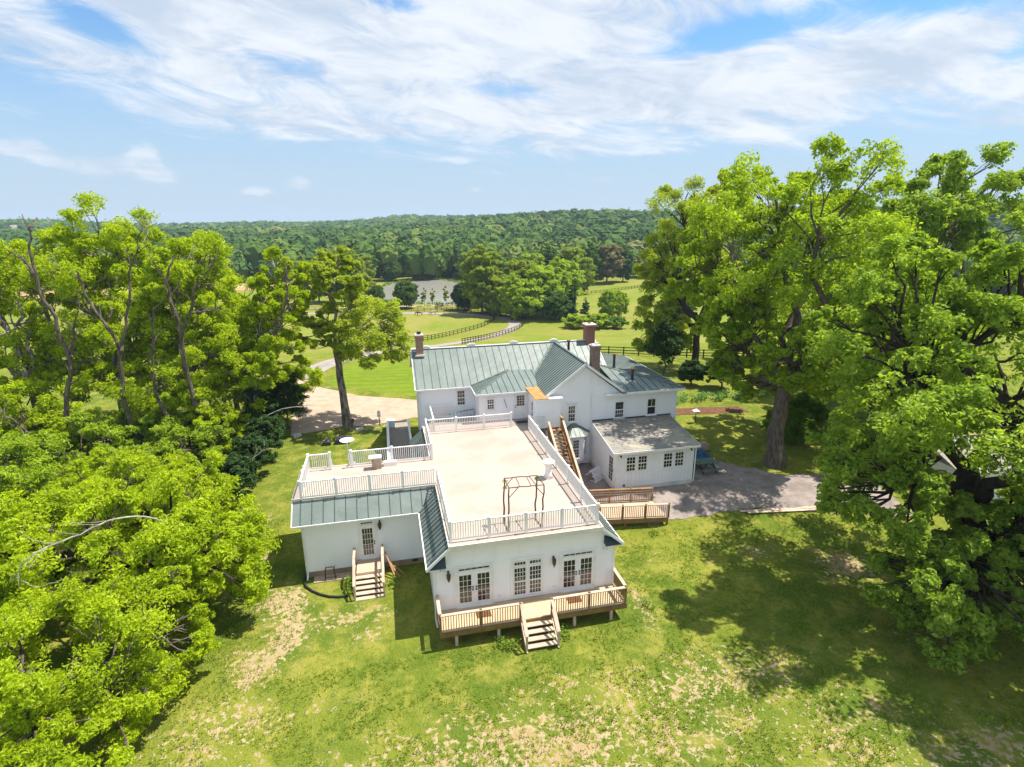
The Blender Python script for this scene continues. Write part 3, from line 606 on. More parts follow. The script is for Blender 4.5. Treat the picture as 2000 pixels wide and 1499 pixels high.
# ---------------------------------------------------------------- side steps
T_=thing('side_steps',(-3.4,4.3,.25),'plain timber steps up to the single door of the left wing','steps')
MB().box(-4.12,-2.78,4.46,5.84,1.0,1.06).box(-4.12,-2.78,4.44,4.48,.8,1.0).build('landing',M['wood'],T_)
mb=MB()
for k in range(5):
    y=4.46-k*.27; z=.90-k*.155; mb.box(-4.16,-2.66,y-.30,y,z-.045,z); mb.box(-4.14,-2.68,y-.02,y,z-.15,z-.045)
each(mb,'stair_tread',M['rail'],T_)
for x in (-4.20,-2.62):
    mb=MB(); mb.beam((x,5.7,1.98),(x,4.55,1.98),.14,.045); mb.beam((x,4.55,1.96),(x,3.12,1.15),.14,.045); mb.beam((x,4.5,.9),(x,3.1,.12),.045,.25); mb.box(x-.02,x+.02,4.5,5.8,.75,1.04)
    mb.box(x-.05,x+.05,5.62,5.72,Hz(x,5.7)-.2,1.98); mb.box(x-.05,x+.05,4.5,4.6,Hz(x,4.5)-.2,1.96); mb.box(x-.05,x+.05,3.08,3.18,Hz(x,3.1)-.2,1.2); mb.beam((x,4.5,1.5),(x,3.15,.72),.035,.09)
    mb.build('handrail',M['rail'],T_)
# ---------------------------------------------------------------- farmhouse
Hs=thing('farmhouse',(9,20,1.3),'large white farmhouse with a green standing seam roof and brick chimneys','house')
MS=(9.81-7.36)/(23-18.97)
mb=MB(); pr=[(19.35,.9),(26.6,.9),(26.6,7.34),(22.975,9.62),(19.35,7.34)]
mb.hexa([(.82,y,z) for y,z in pr],[(16.7,y,z) for y,z in pr]); mb.box(5.2,10.1,16.97,19.3,.9,7.3)
mb.build('wall',M['white'],Hs)
mb=MB(); pr=[(10.1,.9),(16.15,.9),(16.15,7.24),(13.13,9.55),(10.1,7.24)]
mb.hexa([(x,15.0,z) for x,z in pr],[(x,20.5,z) for x,z in pr]); mb.build('wall',M['white'],Hs)
MB().box(16.152,21.15,15.002,25.6,.9,7.2).build('wall',M['white'],Hs)
# main roof: front and back planes
seamed(Hs,[(.42,18.97,7.36),(17.0,18.97,7.36),(17.0,23.0,9.81),(.42,23.0,9.81)],(0,1,.6),.62)
seamed(Hs,[(.42,27.03,7.36),(17.0,27.03,7.36),(17.0,23.0,9.80),(.42,23.0,9.80)],(0,-1,.6),.62)
ES=.21
seamed(Hs,[(4.91,16.62,7.36),(9.9,16.62,7.36),(10.5,20.2,8.14),(8.3,20.32,8.17)],(0,1,.2),.55)
seamed(Hs,[(4.90,16.60,7.365),(8.3,20.32,8.18),(4.90,19.0,7.40)],(1,0,.2),.30,ribh=.03)
GS=(9.81-7.3)/3.35
seamed(Hs,[(9.78,14.68,7.30),(9.78,18.9,7.30),(13.13,22.98,9.82),(13.13,14.68,9.82)],(1,0,.75),.40,label='steep green roof slope of the front gable')
seamed(Hs,[(16.49,14.68,7.30),(16.49,18.9,7.30),(13.13,22.98,9.82),(13.13,14.68,9.82)],(-1,0,.75),.40)
seamed(Hs,[(16.2,14.5,7.32),(21.5,14.5,7.32),(16.2,19.8,8.22)],(0,1,.17),.62)
seamed(Hs,[(21.5,14.5,7.32),(21.5,26.2,7.32),(16.2,26.2,8.22),(16.2,19.8,8.22)],(-1,0,.17),.55)
mb=MB(); 
mb.beam((.40,23.0,9.84),(13.2,23.0,9.84),.26,.06); mb.beam((13.2,23.0,9.84),(17.02,23.0,9.84),.22,.04)
for x in (1.7,5.6,9.4,13.1): mb.box(x-.33,x+.33,22.88,23.14,9.85,10.02); mb.box(x-.2,x+.2,22.92,23.1,10.02,10.10)
each(mb,'ridge_cap',M['cap'],Hs)
mb=MB(); mb.beam((9.9,19.05,7.44),(13.13,22.98,9.85),.42,.03); mb.beam((4.95,19.05,7.46),(8.3,20.34,8.22),.16,.05); mb.beam((4.91,16.62,7.40),(8.3,20.32,8.21),.07,.05)
mb.beam((13.13,14.68,9.85),(13.13,22.98,9.86),.16,.05); mb.beam((21.5,14.5,7.35),(16.3,19.75,8.24),.10,.05); mb.beam((16.5,18.9,7.38),(13.2,22.95,9.84),.3,.03)
each(mb,'valley_flashing',M['roof'],Hs)
mb=MB() # dark roof edge and white fascia boards
mb.box(.40,4.86,18.90,18.96,7.22,7.34); mb.box(4.86,9.8,16.55,16.61,7.22,7.35); mb.box(4.84,4.90,16.56,19.0,7.22,7.35)
mb.box(16.5,21.56,14.43,14.49,7.14,7.31); mb.box(21.5,21.56,14.49,26.2,7.14,7.31); mb.beam((.39,18.95,7.30),(.39,23.0,9.76),.05,.16); mb.beam((.39,27.0,7.30),(.39,23.0,9.76),.05,.16); mb.beam((17.03,18.95,7.30),(17.03,23.0,9.76),.05,.16)
mb.beam((9.74,14.66,7.20),(13.13,14.66,9.73),.05,.2); mb.beam((16.53,14.66,7.20),(13.13,14.66,9.73),.05,.2)
mb.box(14.95,16.9,14.62,14.96,7.02,7.14); mb.box(14.9,16.92,14.58,14.98,7.14,7.18); mb.box(16.2,21.5,14.5,15.0,7.10,7.14); mb.box(.45,4.86,18.97,19.35,7.2,7.23)
each(mb,'fascia',M['trim'],Hs)
mb=MB(); mb.box(9.15,11.05,14.30,14.98,5.0,7.22).box(9.15,10.098,14.98,16.968,5.0,7.22); mb.box(9.02,11.2,14.18,14.62,7.22,7.36); mb.build('vestibule',M['white'],Hs)
MB().hexa([(9.0,14.16,7.365),(10.1,14.16,7.365),(10.05,17.2,7.44),(8.98,17.2,7.44)],[(9.0,14.16,7.40),(10.1,14.16,7.40),(10.05,17.2,7.50),(8.98,17.2,7.50)]).build('plywood_roof',M['orange'],Hs)
window(Hs,Wt(9.15),15.3,15.75,5.3,6.8,1,2,True,.06,sill=False)
# windows of the main walls
window(Hs,S(19.35),3.76,4.42,5.72,7.0,3,4)
window(Hs,S(16.97),5.82,6.40,5.96,6.82,3,4)
glazed_door(Hs,S(16.97),8.06,9.02,5.02,7.05,3,4,-1,(.18,.8,.52,.94),'blind')
mb=MB(); casing(mb,S(16.97),8.05,9.03,5.02,7.06,.08); mb.build('door_frame',M['trim'],Hs)
window(Hs,S(15.0),11.88,12.48,5.10,6.40,3,4,w=.13); MB().box(11.68,12.70,14.86,14.999,6.60,6.68).build('window_hood',M['trim'],Hs)
window(Hs,S(15.0),15.80,16.55,5.08,6.42,4,4,w=.09,lower='lowonly'); window(Hs,S(15.0),18.58,19.32,5.12,6.46,2,2,w=.09,lower='none')
for u in (12.0,14.2): 
    mb=MB(); casing(mb,S(15.0),u,u+.5,7.1,7.9,.07,.02); S(15.0).box(mb,u,u+.5,7.1,7.9,.0,.012); mb.build('blocked_window',M['white'],Hs)
mb=MB(); mb.tube([(13.75,14.93,7.2),(13.75,14.93,1.5)],.04,6); mb.tube([(.95,19.2,7.2),(.72,19.25,6.9),(.78,19.3,1.5)],.045,6); mb.tube([(21.1,14.92,7.1),(21.1,14.92,1.6)],.04,6); mb.box(.42,4.9,18.86,18.93,7.28,7.37); each(mb,'downspout',M['trim'],Hs)
MB().tube([(7.18,16.93,6.75),(7.42,16.9,6.0)],.02,5).build('wall_bracket_pole',M['black'],Hs)
# chimneys
def chimney(x0,x1,y0,y1,z0,z1,m,flare=.06,cap='fascia'):
    mb=MB(); mb.box(x0,x1,y0,y1,z0,z1-.30); f=flare; mb.box(x0-f*.5,x1+f*.5,y0-f*.5,y1+f*.5,z1-.30,z1-.18); mb.box(x0-f,x1+f,y0-f,y1+f,z1-.18,z1)
    c=mb.build('chimney',M[m],Hs); xm,ym=(x0+x1)/2,(y0+y1)/2
    b=MB().box(x0-f*.6,x1+f*.6,y0-f*.6,y1+f*.6,z1,z1+.07); b.build('chimney_cap',M[cap],c); return c,xm,ym,z1
c,xm,ym,z=chimney(.80,1.40,22.12,22.75,9.1,11.15,'brickl',.07,'foundw'); MB().box(xm-.16,xm+.16,ym-.16,ym+.16,z+.07,z+.30).build('flue',M['darkmetal'],c)
MB().box(.70,1.50,21.98,22.12,9.38,9.52).build('flashing',M['foundw'],c)
c,xm,ym,z=chimney(16.05,16.85,22.55,23.45,9.0,11.25,'brick',.14,'fascia'); MB().lathe((xm,ym,z+.07),[(.14,0),(.14,.12)],10).build('flue',M['copper'],c)
c,xm,ym,z=chimney(14.42,15.10,16.75,17.35,8.1,10.62,'brickp',.05,'foundw'); MB().box(xm-.3,xm+.05,ym-.2,ym+.2,z+.07,z+.13).box(xm+.02,xm+.25,ym-.1,ym+.24,z+.07,z+.20).build('flue_rubble',M['rock'],c)
for x,y,z0,z1 in ((14.05,21.6,8.8,10.1),(17.55,19.6,7.9,9.1),(17.9,16.6,7.5,8.55)):
    v=MB().tube([(x,y,z0),(x,y,z1)],.11,10).lathe((x,y,z0+.02),[(.22,0),(.12,.14)],10).build('roof_vent',M['darkmetal'],Hs); MB().lathe((x,y,z1-.02),[(.13,0),(.17,.03),(.17,.12),(.05,.17)],10).build('vent_cap',M['copper'],v)
# bay window
mb=MB(); base=[(11.25,15.0),(11.85,14.12),(12.90,14.12),(13.50,15.0)]
mb.hexa([(x,y,2.1) for x,y in base],[(x,y,4.15) for x,y in base]); low=[(11.7,15.0),(12.0,14.6),(12.75,14.6),(13.05,15.0)]
mb.hexa([(x,y,1.5) for x,y in low],[(x,y,2.1) for x,y in base]); bw=mb.build('bay_wall',M['white'],Hs)
apx=(12.37,14.98,5.0); ev=[(10.98,15.0,4.16),(11.70,13.92,4.16),(13.05,13.92,4.16),(13.78,15.0,4.16)]
for i in range(3): seamed(Hs,[ev[i],ev[i+1],apx],((ev[i][0]+ev[i+1][0])/2-apx[0],(ev[i][1]+ev[i+1][1])/2-apx[1],-.8),.36,t=.04,name='bay_roof',ribh=.025)
window(Hs,S(14.12),12.02,12.56,2.35,3.88,3,6,w=.07)
fr=Fr((12.90,14.12,0),(.6,.88,0),(.88,-.6,0)); window(Hs,fr,.2,.75,2.35,3.88,2,6,w=.06); fr=Fr((11.25,15.0,0),(.6,-.88,0),(-.88,-.6,0)); window(Hs,fr,.3,.85,2.35,3.88,2,6,w=.06)
# sunroom
mb=MB(); q=[(13.78,9.7),(19.85,9.7),(19.85,14.996),(13.78,14.996)]
mb.hexa([(x,y,1.75) for x,y in q],[(13.78,9.7,4.52),(19.85,9.7,4.52),(19.85,14.996,4.84),(13.78,14.996,4.84)]); mb.build('sunroom_wall',M['batten'],Hs)
MB().box(13.76,19.87,9.68,14.99,.8,1.75).build('sunroom_foundation',M['foundw'],Hs)
mb=MB(); mb.slab([(13.45,9.3,4.62),(20.05,9.3,4.62),(20.6,14.99,4.97),(13.9,14.99,4.97)],(0,-.06,1),.06); mb.build('sunroom_roof',M['shingle'],Hs,)['label']='low weathered grey shingle roof with mossy stains'
mb=MB(); mb.box(13.40,20.08,9.24,9.295,4.44,4.60); mb.beam((13.42,9.3,4.52),(13.87,14.98,4.86),.05,.15); mb.beam((20.08,9.3,4.52),(20.62,14.98,4.86),.05,.15); each(mb,'sunroom_fascia',M['trim'],Hs)
MB().box(13.9,20.7,14.93,14.985,4.98,5.06).build('flashing',M['darkmetal'],Hs)
fr=S(9.7)
for a,b in ((14.50,15.27),(15.40,16.17),(17.40,18.17),(18.30,19.07)): window(Hs,fr,a+.03,b-.03,2.92,4.05,3,4,w=.05,sill=False)
mb=MB(); fr.box(mb,16.6,17.1,3.62,3.68,0,.02); fr.box(mb,19.72,19.85,1.75,4.45,.0,.03); fr.box(mb,13.78,13.9,1.75,4.45,0,.03); fr.box(mb,13.8,17.5,1.72,1.78,0,.03); each(mb,'trim_board',M['trim'],Hs)
for x in (14.05,19.55): MB().box(x-.05,x+.05,9.55,9.7,4.18,4.28).tube([(x,9.6,4.2),(x,9.48,4.14)],.05,8).build('floodlight',M['black'],Hs)
MB().box(14.35,14.5,9.64,9.68,1.78,1.92).build('dryer_vent',M['darkmetal'],Hs)
glazed_door(Hs,Wt(13.78),10.1,11.0,1.85,3.95,2,6,-1,(.14,.8,.08,.94)); mb=MB(); casing(mb,Wt(13.78),10.09,11.01,1.84,3.96,.08); mb.build('door_frame',M['trim'],Hs)
MB().tube([(19.95,9.62,4.45),(19.95,9.62,2.1),(19.9,9.62,1.6)],.04,6).build('downspout',M['trim'],Hs)
# lower porch behind the terrace rail
P_=thing('porch_platform',(3.2,17.3,4.4),'brown platform with white rail behind the upper terrace railing','porch')
MB().box(1.1,5.18,15.4,19.33,4.42,4.55).build('floor',M['greyw'],P_); MB().box(7.4,9.14,15.3,16.95,4.86,5.01).build('landing',M['greyw'],P_); MB().box(1.1,5.18,15.5,19.3,1.2,4.42).build('wall',M['white'],P_)
railing(P_,(1.5,19.1),(1.5,15.6),4.8,1.15,3.,posts='both'); railing(P_,(1.6,19.15),(3.3,19.15),4.8,1.1,3.,posts='none')
ld=thing('stepladder',(4.2,18.7,4.6),'teal stepladder lying on its side behind the white rail','ladder')
mb=MB(); mb.beam((3.1,18.75,4.72),(5.05,18.95,4.85),.09,.05); mb.beam((3.0,18.75,5.25),(5.05,18.95,5.42),.09,.06); mb.beam((3.1,18.45,4.72),(5.05,18.75,4.72),.06,.05); each(mb,'side_rail',M['teal'],ld)
mb=MB()
for k in range(7): x=3.2+k*.28; mb.box(x,x+.07,18.70+k*.03,18.78+k*.03,4.72+k*.015,5.27+k*.018)
each(mb,'rung',M['trim'],ld)
solo(MB().box(8.0,8.95,15.75,16.3,5.012,5.035),'doormat',M['greymat'],(8.4,16,5.01),'charcoal doormat at the upper back door of the terrace','doormat')
# ---------------------------------------------------------------- wooden staircase up to the terrace
Q=thing('timber_staircase',(10.5,11.8,1.3),'long orange brown timber staircase climbing beside the terrace','staircase')
MB().box(9.95,11.15,13.9,14.95,4.80,4.88).build('landing',M['orwood'],Q)
mb=MB(); N_=17
for k in range(N_):
    y=13.9-k*.285; z=4.62-k*.195; mb.box(10.03,11.05,y-.30,y,z-.045,z)
each(mb,'tread',M['orwood'],Q)
mb=MB()
for x in (10.0,11.09): mb.beam((x,13.95,4.70),(x,9.05,1.36),.05,.30)
each(mb,'stringer',M['orwood'],Q)
for x in (9.97,11.12): deckrail(Q,(x,13.85),(x,9.1),4.62,.98,1.6,z2=1.38,m='orwood')
deckrail(Q,(11.12,14.9),(11.12,13.95),4.85,.98,3.,posts='start',m='orwood')
mb=MB()
for x in (9.97,11.12): mb.beam((x,13.85,5.66),(x,9.1,2.40),.16,.045)
each(mb,'rail_cap',M['rail'],Q)
# ---------------------------------------------------------------- ramp walkway
K=thing('timber_walkway',(12.7,7.4,1.1),'timber walkway with railings running from the annex to the gravel yard','walkway')
def wy(x): return -.15*(x-9.6)
mb=MB(); mb.hexa([(9.60,6.68,1.20),(15.85,5.70,1.20),(15.85,8.02,1.20),(9.60,8.96,1.20)],[(9.60,6.68,1.30),(15.85,5.70,1.30),(15.85,8.02,1.30),(9.60,8.96,1.30)]); mb.build('deck_floor',M['wood'],K)
mb=MB(); mb.beam((9.6,6.64,1.14),(15.85,5.66,1.14),.05,.3); mb.beam((9.6,9.0,1.14),(15.85,8.06,1.14),.05,.3); each(mb,'rim_joist',M['balw'],K)
deckrail(K,(9.75,6.64),(15.85,5.68),1.30,1.0,1.55); deckrail(K,(11.35,8.75),(15.85,8.05),1.30,1.0,1.5,m='orwood')
mb=MB()
for x in (11.3,13,14.6,15.8): y=6.64+wy(x); mb.box(x-.05,x+.05,y-.05,y+.05,Hz(x,y)-.3,1.2)
each(mb,'support_post',M['balw'],K)
mb=MB(); mb.beam((11.35,8.68,2.12),(15.85,7.98,2.12),.03,.05); mb.beam((11.35,8.68,1.95),(15.85,7.98,1.95),.03,.05); each(mb,'grab_rail',M['rail'],K)
# left walkway
K2=thing('grey_boardwalk',(-1.05,21,1.3),'grey board walkway with white side rails behind the left wing','walkway')
MB().box(-1.95,-.15,12.2,28.2,1.42,1.50).build('deck_floor',M['greyw'],K2)
mb=MB().box(-2.06,-1.96,15,27.4,1.5,2.25).box(-2.12,-1.90,15,27.4,2.25,2.31); mb.box(-2.06,-1.35,26.9,27.4,1.5,2.2); each(mb,'side_rail',M['vinyl'],K2)
MB().box(-.16,-.06,15,26.6,1.5,2.3).box(-.2,-.02,15,26.6,2.3,2.36).build('side_rail',M['vinyl'],K2)
MB().box(-1.9,-.2,28.2,28.7,1.40,1.52).build('end_ramp',M['darkmetal'],K2)
# ---------------------------------------------------------------- things on the terrace
AR=thing('wedding_arbor',(4.7,.8,5),'rustic square arbor of bare branches near the front terrace railing','arbor')
F_=[(3.84,.33),(5.63,.36),(5.51,1.33),(3.83,1.27)]; TP=[(3.90,.33,7.46),(5.72,.36,7.40),(5.63,1.33,7.48),(3.86,1.27,7.56)]
def wob(a,b,r,seed,k=6,amp=.03):
    rr=random.Random(seed); a=Vector(a);b=Vector(b); return [a.lerp(b,i/k)+(Vector((rr.uniform(-amp,amp),rr.uniform(-amp,amp),rr.uniform(-amp,amp))) if 0<i<k else Vector()) for i in range(k+1)]
for i in range(4): MB().tube(wob((*F_[i],5.0),TP[i],.03,i),[.05,.045,.045,.04,.04,.035,.03],6).build('post',M['twig'],AR)
mb=MB()
for i,j in ((0,1),(1,2),(2,3),(3,0)): mb.tube(wob(TP[i],TP[j],.02,10+i,amp=.02),.027,6)
for t in (.3,.62): mb.tube(wob(Vector(TP[0]).lerp(Vector(TP[1]),t),Vector(TP[3]).lerp(Vector(TP[2]),t+.05),.02,20,amp=.015),.02,5)
for i,j in ((0,1),(1,0),(3,2),(2,3)):
    a=Vector(TP[i]); b=Vector((*F_[i],5.0)); mb.tube(wob(a.lerp(b,.22),a.lerp(Vector(TP[j]),.26),.02,30+i,k=3,amp=.01),.02,5)
each(mb,'cross_branch',M['twig'],AR)
mb=MB(); mb.tube([(*F_[0],5.04),(*F_[3],5.04)],.035,6); mb.tube([(*F_[1],5.04),(*F_[2],5.04)],.035,6); each(mb,'base_runner',M['twig'],AR)
def leafpatch(n,c,r,s,seed):
    rr=np.random.RandomState(seed); P=rr.randn(n,3)*np.array(r)+np.array(c); return P
TB=thing('cocktail_table',(7.62,5.95,5),'round high table under a white stretch cloth on the terrace','table')
mb=MB(); mb.lathe((7.62,5.95,5.0),[(.30,0),(.22,.25),(.17,.55),(.22,.85),(.36,1.02)],24); mb.build('cloth_skirt',M['linen'],TB,True); MB().lathe((7.62,5.95,6.02),[(.37,0),(.39,.02),(.39,.05),(.37,.07)],28).build('table_top',M['linen'],TB)
BX=thing('block_pedestal',(-2.85,10.0,5),'beige block pedestal with a pale slab on the left terrace','pedestal')
MB().box(-2.83,-2.42,9.72,10.12,5.0,5.72).box(-3.02,-2.83,9.8,10.1,5,5.6).build('base',M['beige'],BX); MB().box(-3.18,-2.38,9.64,10.2,5.73,5.82).build('slab',M['foundw'],BX)
mb=MB(); mb.box(-2.30,-1.45,10.0,10.3,5.0,5.28); mb.box(-2.2,-1.6,10.02,10.28,5.28,5.34); solo(mb,'storage_box',M['linen'],(-1.9,10.15,5),'low white box against the back rail of the left terrace','box')
BD=thing('pedestal_birdbath',(-4.6,11.9,3.2),'white dish on a thin pole by the white back stair','birdbath')
MB().tube([(-4.62,12.2,1.35),(-4.6,12.2,6.12)],.04,8).build('pole',M['vinyl'],BD); MB().lathe((-4.6,12.2,6.08),[(.06,0),(.3,.05),(.46,.13),(.48,.17),(.44,.17),(.02,.10)],24).build('dish',M['foundw'],BD)
# ---------------------------------------------------------------- things around the house
LB=thing('slatted_bench',(13.6,12.1,1.4),'white slatted bench tipped on its side beside the sunroom','bench')
ang=math.radians(35); fr=Fr((12.9,11.35,1.4),(math.cos(ang),math.sin(ang),0),(math.sin(ang),-math.cos(ang),0))
mb=MB()
for k in range(9):
    a=fr.P(.12+k*.13,.05,.0); b=fr.P(.12+k*.13+.10,.80,-.55); mb.beam(a,b,.07,.025,fr.n)
each(mb,'seat',M['trim'],LB)
mb=MB()
for z,d in ((.04,0),(.42,-.27),(.80,-.55)): mb.beam(fr.P(0,z,d-.03),fr.P(1.3,z,d-.03),.05,.04)
each(mb,'frame',M['trim'],LB)
mb=MB()
for u in (.1,1.2): mb.beam(fr.P(u,.78,-.5),fr.P(u,.35,-.95),.05,.05); mb.beam(fr.P(u,.1,-.05),fr.P(u,.02,-.55),.05,.05)
each(mb,'leg',M['trim'],LB)
PT=thing('picnic_table',(22.0,11.6,1.4),'green topped picnic table in the shade right of the sunroom','table')
mb=MB(); 
for k in range(5): mb.box(21.15+k*.0,22.95,11.15+k*.19,11.32+k*.19,2.10,2.15)
mb.build('tabletop',M['tgreen'],PT)
for y in (10.65,12.35): MB().box(21.2,22.9,y-.13,y+.13,1.80,1.84).build('bench_seat',M['tgreen'],PT)
for x in (21.5,22.6): mb=MB(); mb.beam((x,10.7,1.4),(x,11.5,2.1),.06,.08); mb.beam((x,12.3,1.4),(x,11.7,2.1),.06,.08); mb.beam((x,10.6,1.78),(x,12.4,1.78),.05,.07); each(mb,'leg',M['darkmetal'],PT)
mb=MB(); rr=random.Random(4)
V=[];
for j in range(7):
    for i in range(7): V.append((22.3+i*.26+rr.uniform(-.06,.06),13.2+j*.27+rr.uniform(-.06,.06),1.42+.62*math.exp(-((i-3)/2.4)**2-((j-3)/2.2)**2)+rr.uniform(0,.12)))
Fc=[(j*7+i,j*7+i+1,j*7+i+8,j*7+i+7) for j in range(6) for i in range(6)]; mb.add(V,Fc); V2=[(x,y,1.3) for x,y,z in V]; 
solo(mb,'tarpaulin',M['blue'],(23,14,1.4),'crumpled blue tarpaulin heaped behind the picnic table','tarp')
solo(MB().box(23.2,24.3,14.6,15.3,1.6,2.1).box(23.35,24.2,14.7,15.2,2.1,2.2),'cardboard_box',M['beige'],(23.8,15,1.4),'tan box on the blue tarpaulin','box')
for k,(a,b,dz,lb) in enumerate((((21.2,5.62),(27.2,4.75),.06,'pale plank on the lawn edge of the gravel yard, farther one'),((21.6,5.35),(26.4,4.55),.10,'pale plank on the lawn edge of the gravel yard, nearer one'))):
    solo(MB().beam((*a,Hz(*a)+dz),(*b,Hz(*b)+dz+.02),.24,.05),'timber_plank',M['rail'],(*a,Hz(*a)),lb,'plank','planks by the gravel yard')
G_=thing('bird_feeder',(27.0,21.4,1.4),'tiny white bird feeder on a pole in the shaded lawn','bird feeder')
MB().tube([(27,21.4,1.3),(27,21.4,2.4)],.03,6).build('pole',M['black'],G_); MB().box(26.82,27.18,21.25,21.55,2.4,2.62).build('tray',M['trim'],G_); MB().hexa([(26.7,21.15,2.62),(27.3,21.15,2.62),(27.3,21.65,2.62),(26.7,21.65,2.62)],[(26.98,21.38,2.85),(27.02,21.38,2.85),(27.02,21.42,2.85),(26.98,21.42,2.85)]).build('feeder_roof',M['trim'],G_)
solo(MB().tube([(-6.95,6.6,.45),(-7.16,5.62,.34),(-7.0,5.0,.32),(-6.6,4.5,.31),(-6.1,4.05,.31),(-5.6,3.75,.31),(-5.1,3.6,.31),(-4.6,3.58,.31)],.065,10),'drain_pipe',M['rubber'],(-6,4.5,.25),'black corrugated drain pipe curving across the grass','pipe')
mb=MB(); q=[(-5.95,5.3,.3),(-5.9,5.35,1.02),(-5.82,5.36,1.12),(-5.5,5.38,1.12),(-5.42,5.36,1.02),(-5.36,5.3,.3)]; mb.tube(q,.03,8); mb.tube([(-5.9,5.4,.9),(-5.9,5.75,.95)],.022,6); mb.tube([(-5.42,5.4,.9),(-5.42,5.75,.95)],.022,6); mb.tube([(-5.95,5.3,.5),(-5.3,5.3,.5)],.02,6)
solo(mb,'metal_handrail',M['black'],(-5.7,5.4,.25),'black bent metal handrail against the left wing foundation','handrail')
solo(MB().box(-6.6,-4.35,5.25,5.90,.1,.31),'masonry_ledge',M['beige'],(-5.4,5.4,.25),'tan masonry ledge at the foot of the left wing','ledge')
for k,(p,q) in enumerate((((-2.45,5.6,1.2),(-1.75,4.6,.35)),((-2.5,5.5,1.6),(-1.95,4.5,.35)),((-2.42,5.7,.9),(-1.5,4.9,.35)))):
    solo(MB().beam(p,q,.09,.03),'loose_board',M['orwood'],q,'weathered board leaning between the side steps and the wall','board','boards leaning by the side steps')
SG=thing('sign_post',(-2.76,27.9,1.4),'thin dark post with a small plate at the forecourt edge','sign')
MB().tube([(-2.76,27.9,1.2),(-2.78,27.9,3.0)],.045,8).build('post',M['black'],SG); MB().box(-2.95,-2.62,27.84,27.86,2.35,2.95).build('plate',M['trim'],SG)
LP_=thing('garden_lantern',(-5.35,28.6,1.4),'small black garden lantern at the foot of the shade tree','lantern')
MB().tube([(-5.3,28.7,1.3),(-5.3,28.7,1.75)],.03,6).build('post',M['black'],LP_); MB().lathe((-5.3,28.7,1.7),[(.05,0),(.14,.08),(.14,.3),(.17,.32),(.03,.45)],8).build('lamp_head',M['black'],LP_)
def rock(c,r,seed,label):
    rr=random.Random(seed); mb=MB(); prof=[(.5,-.2),(.95,.05),(1.,.3),(.7,.6),(.25,.75)]
    mb.lathe((0,0,0),[(r*a,r*b) for a,b in prof],9); mb.v=[(c[0]+x*rr.uniform(.85,1.25),c[1]+y*rr.uniform(.7,1.1),c[2]+z*rr.uniform(.85,1.1)) for x,y,z in mb.v]
    return solo(mb,'fieldstone',M['rock'],c,label,'rock','pale fieldstones on the lawn')
rock((-10.2,26.9,1.4),.42,1,'pale fieldstone by the dark hedge at the forecourt'); rock((-4.6,27.3,1.4),.36,2,'pale fieldstone just right of the shade tree trunk')
# planted wagon trough
TR=thing('planter_trough',(-6.6,24,1.4),'low dark planter trough with purple flowers in the back lawn','planter')
MB().box(-7.7,-7.0,23.9,24.4,1.4,1.72).box(-6.6,-5.4,23.9,24.6,1.4,1.85).build('trough',M['slate'],TR)
mb=MB(); rr=random.Random(8)
for k in range(60): x=rr.uniform(-6.5,-5.5) if k%3 else rr.uniform(-7.6,-7.1); y=rr.uniform(23.95,24.4); z=rr.uniform(1.75,2.05); mb.box(x,x+.07,y,y+.07,z,z+.06)
mb.build('flowers',M['petal'],TR)
# ---------------------------------------------------------------- shed glimpsed behind the right tree
SH=thing('white_shed',(41,6,1),'small white outbuilding with a grey roof behind the right tree','shed')
MB().box(36.8,43.5,3.4,8.5,.6,3.3).build('wall',M['batten'],SH)
mb=MB(); mb.slab([(36.3,2.9,3.25),(44,2.9,3.25),(44,6,4.6),(36.3,6,4.6)],(0,-.4,1),.08); mb.slab([(44,9,3.25),(36.3,9,3.25),(36.3,6,4.6),(44,6,4.6)],(0,.4,1),.08); mb.build('roof',M['shingle'],SH); window(SH,S(3.4),38,39,1.6,2.8,2,2)
# ---------------------------------------------------------------- far houses on the left ridge
for k,(x,y,w,lb) in enumerate(((-566,1112,13,'white house with grey roof on the far left ridge, right one'),(-592,1100,10,'white house with grey roof on the far left ridge, middle one'),(-612,1090,12,'white house with grey roof on the far left ridge, left one'))):
    z=Hz(x,y)-1; h=thing('distant_house',(x,y,z),lb,'house','houses on the far ridge')
    MB().box(x-w/2,x+w/2,y-5,y+5,z,z+9).build('wall',M['white'],h)
    mb=MB(); mb.hexa([(x-w/2-.6,y-5.8,z+9),(x+w/2+.6,y-5.8,z+9),(x+w/2+.6,y+5.8,z+9),(x-w/2-.6,y+5.8,z+9)],[(x-w/2-.6,y-.2,z+13),(x+w/2+.6,y-.2,z+13),(x+w/2+.6,y+.2,z+13),(x-w/2-.6,y+.2,z+13)]); mb.build('roof',M['shingle'],h)
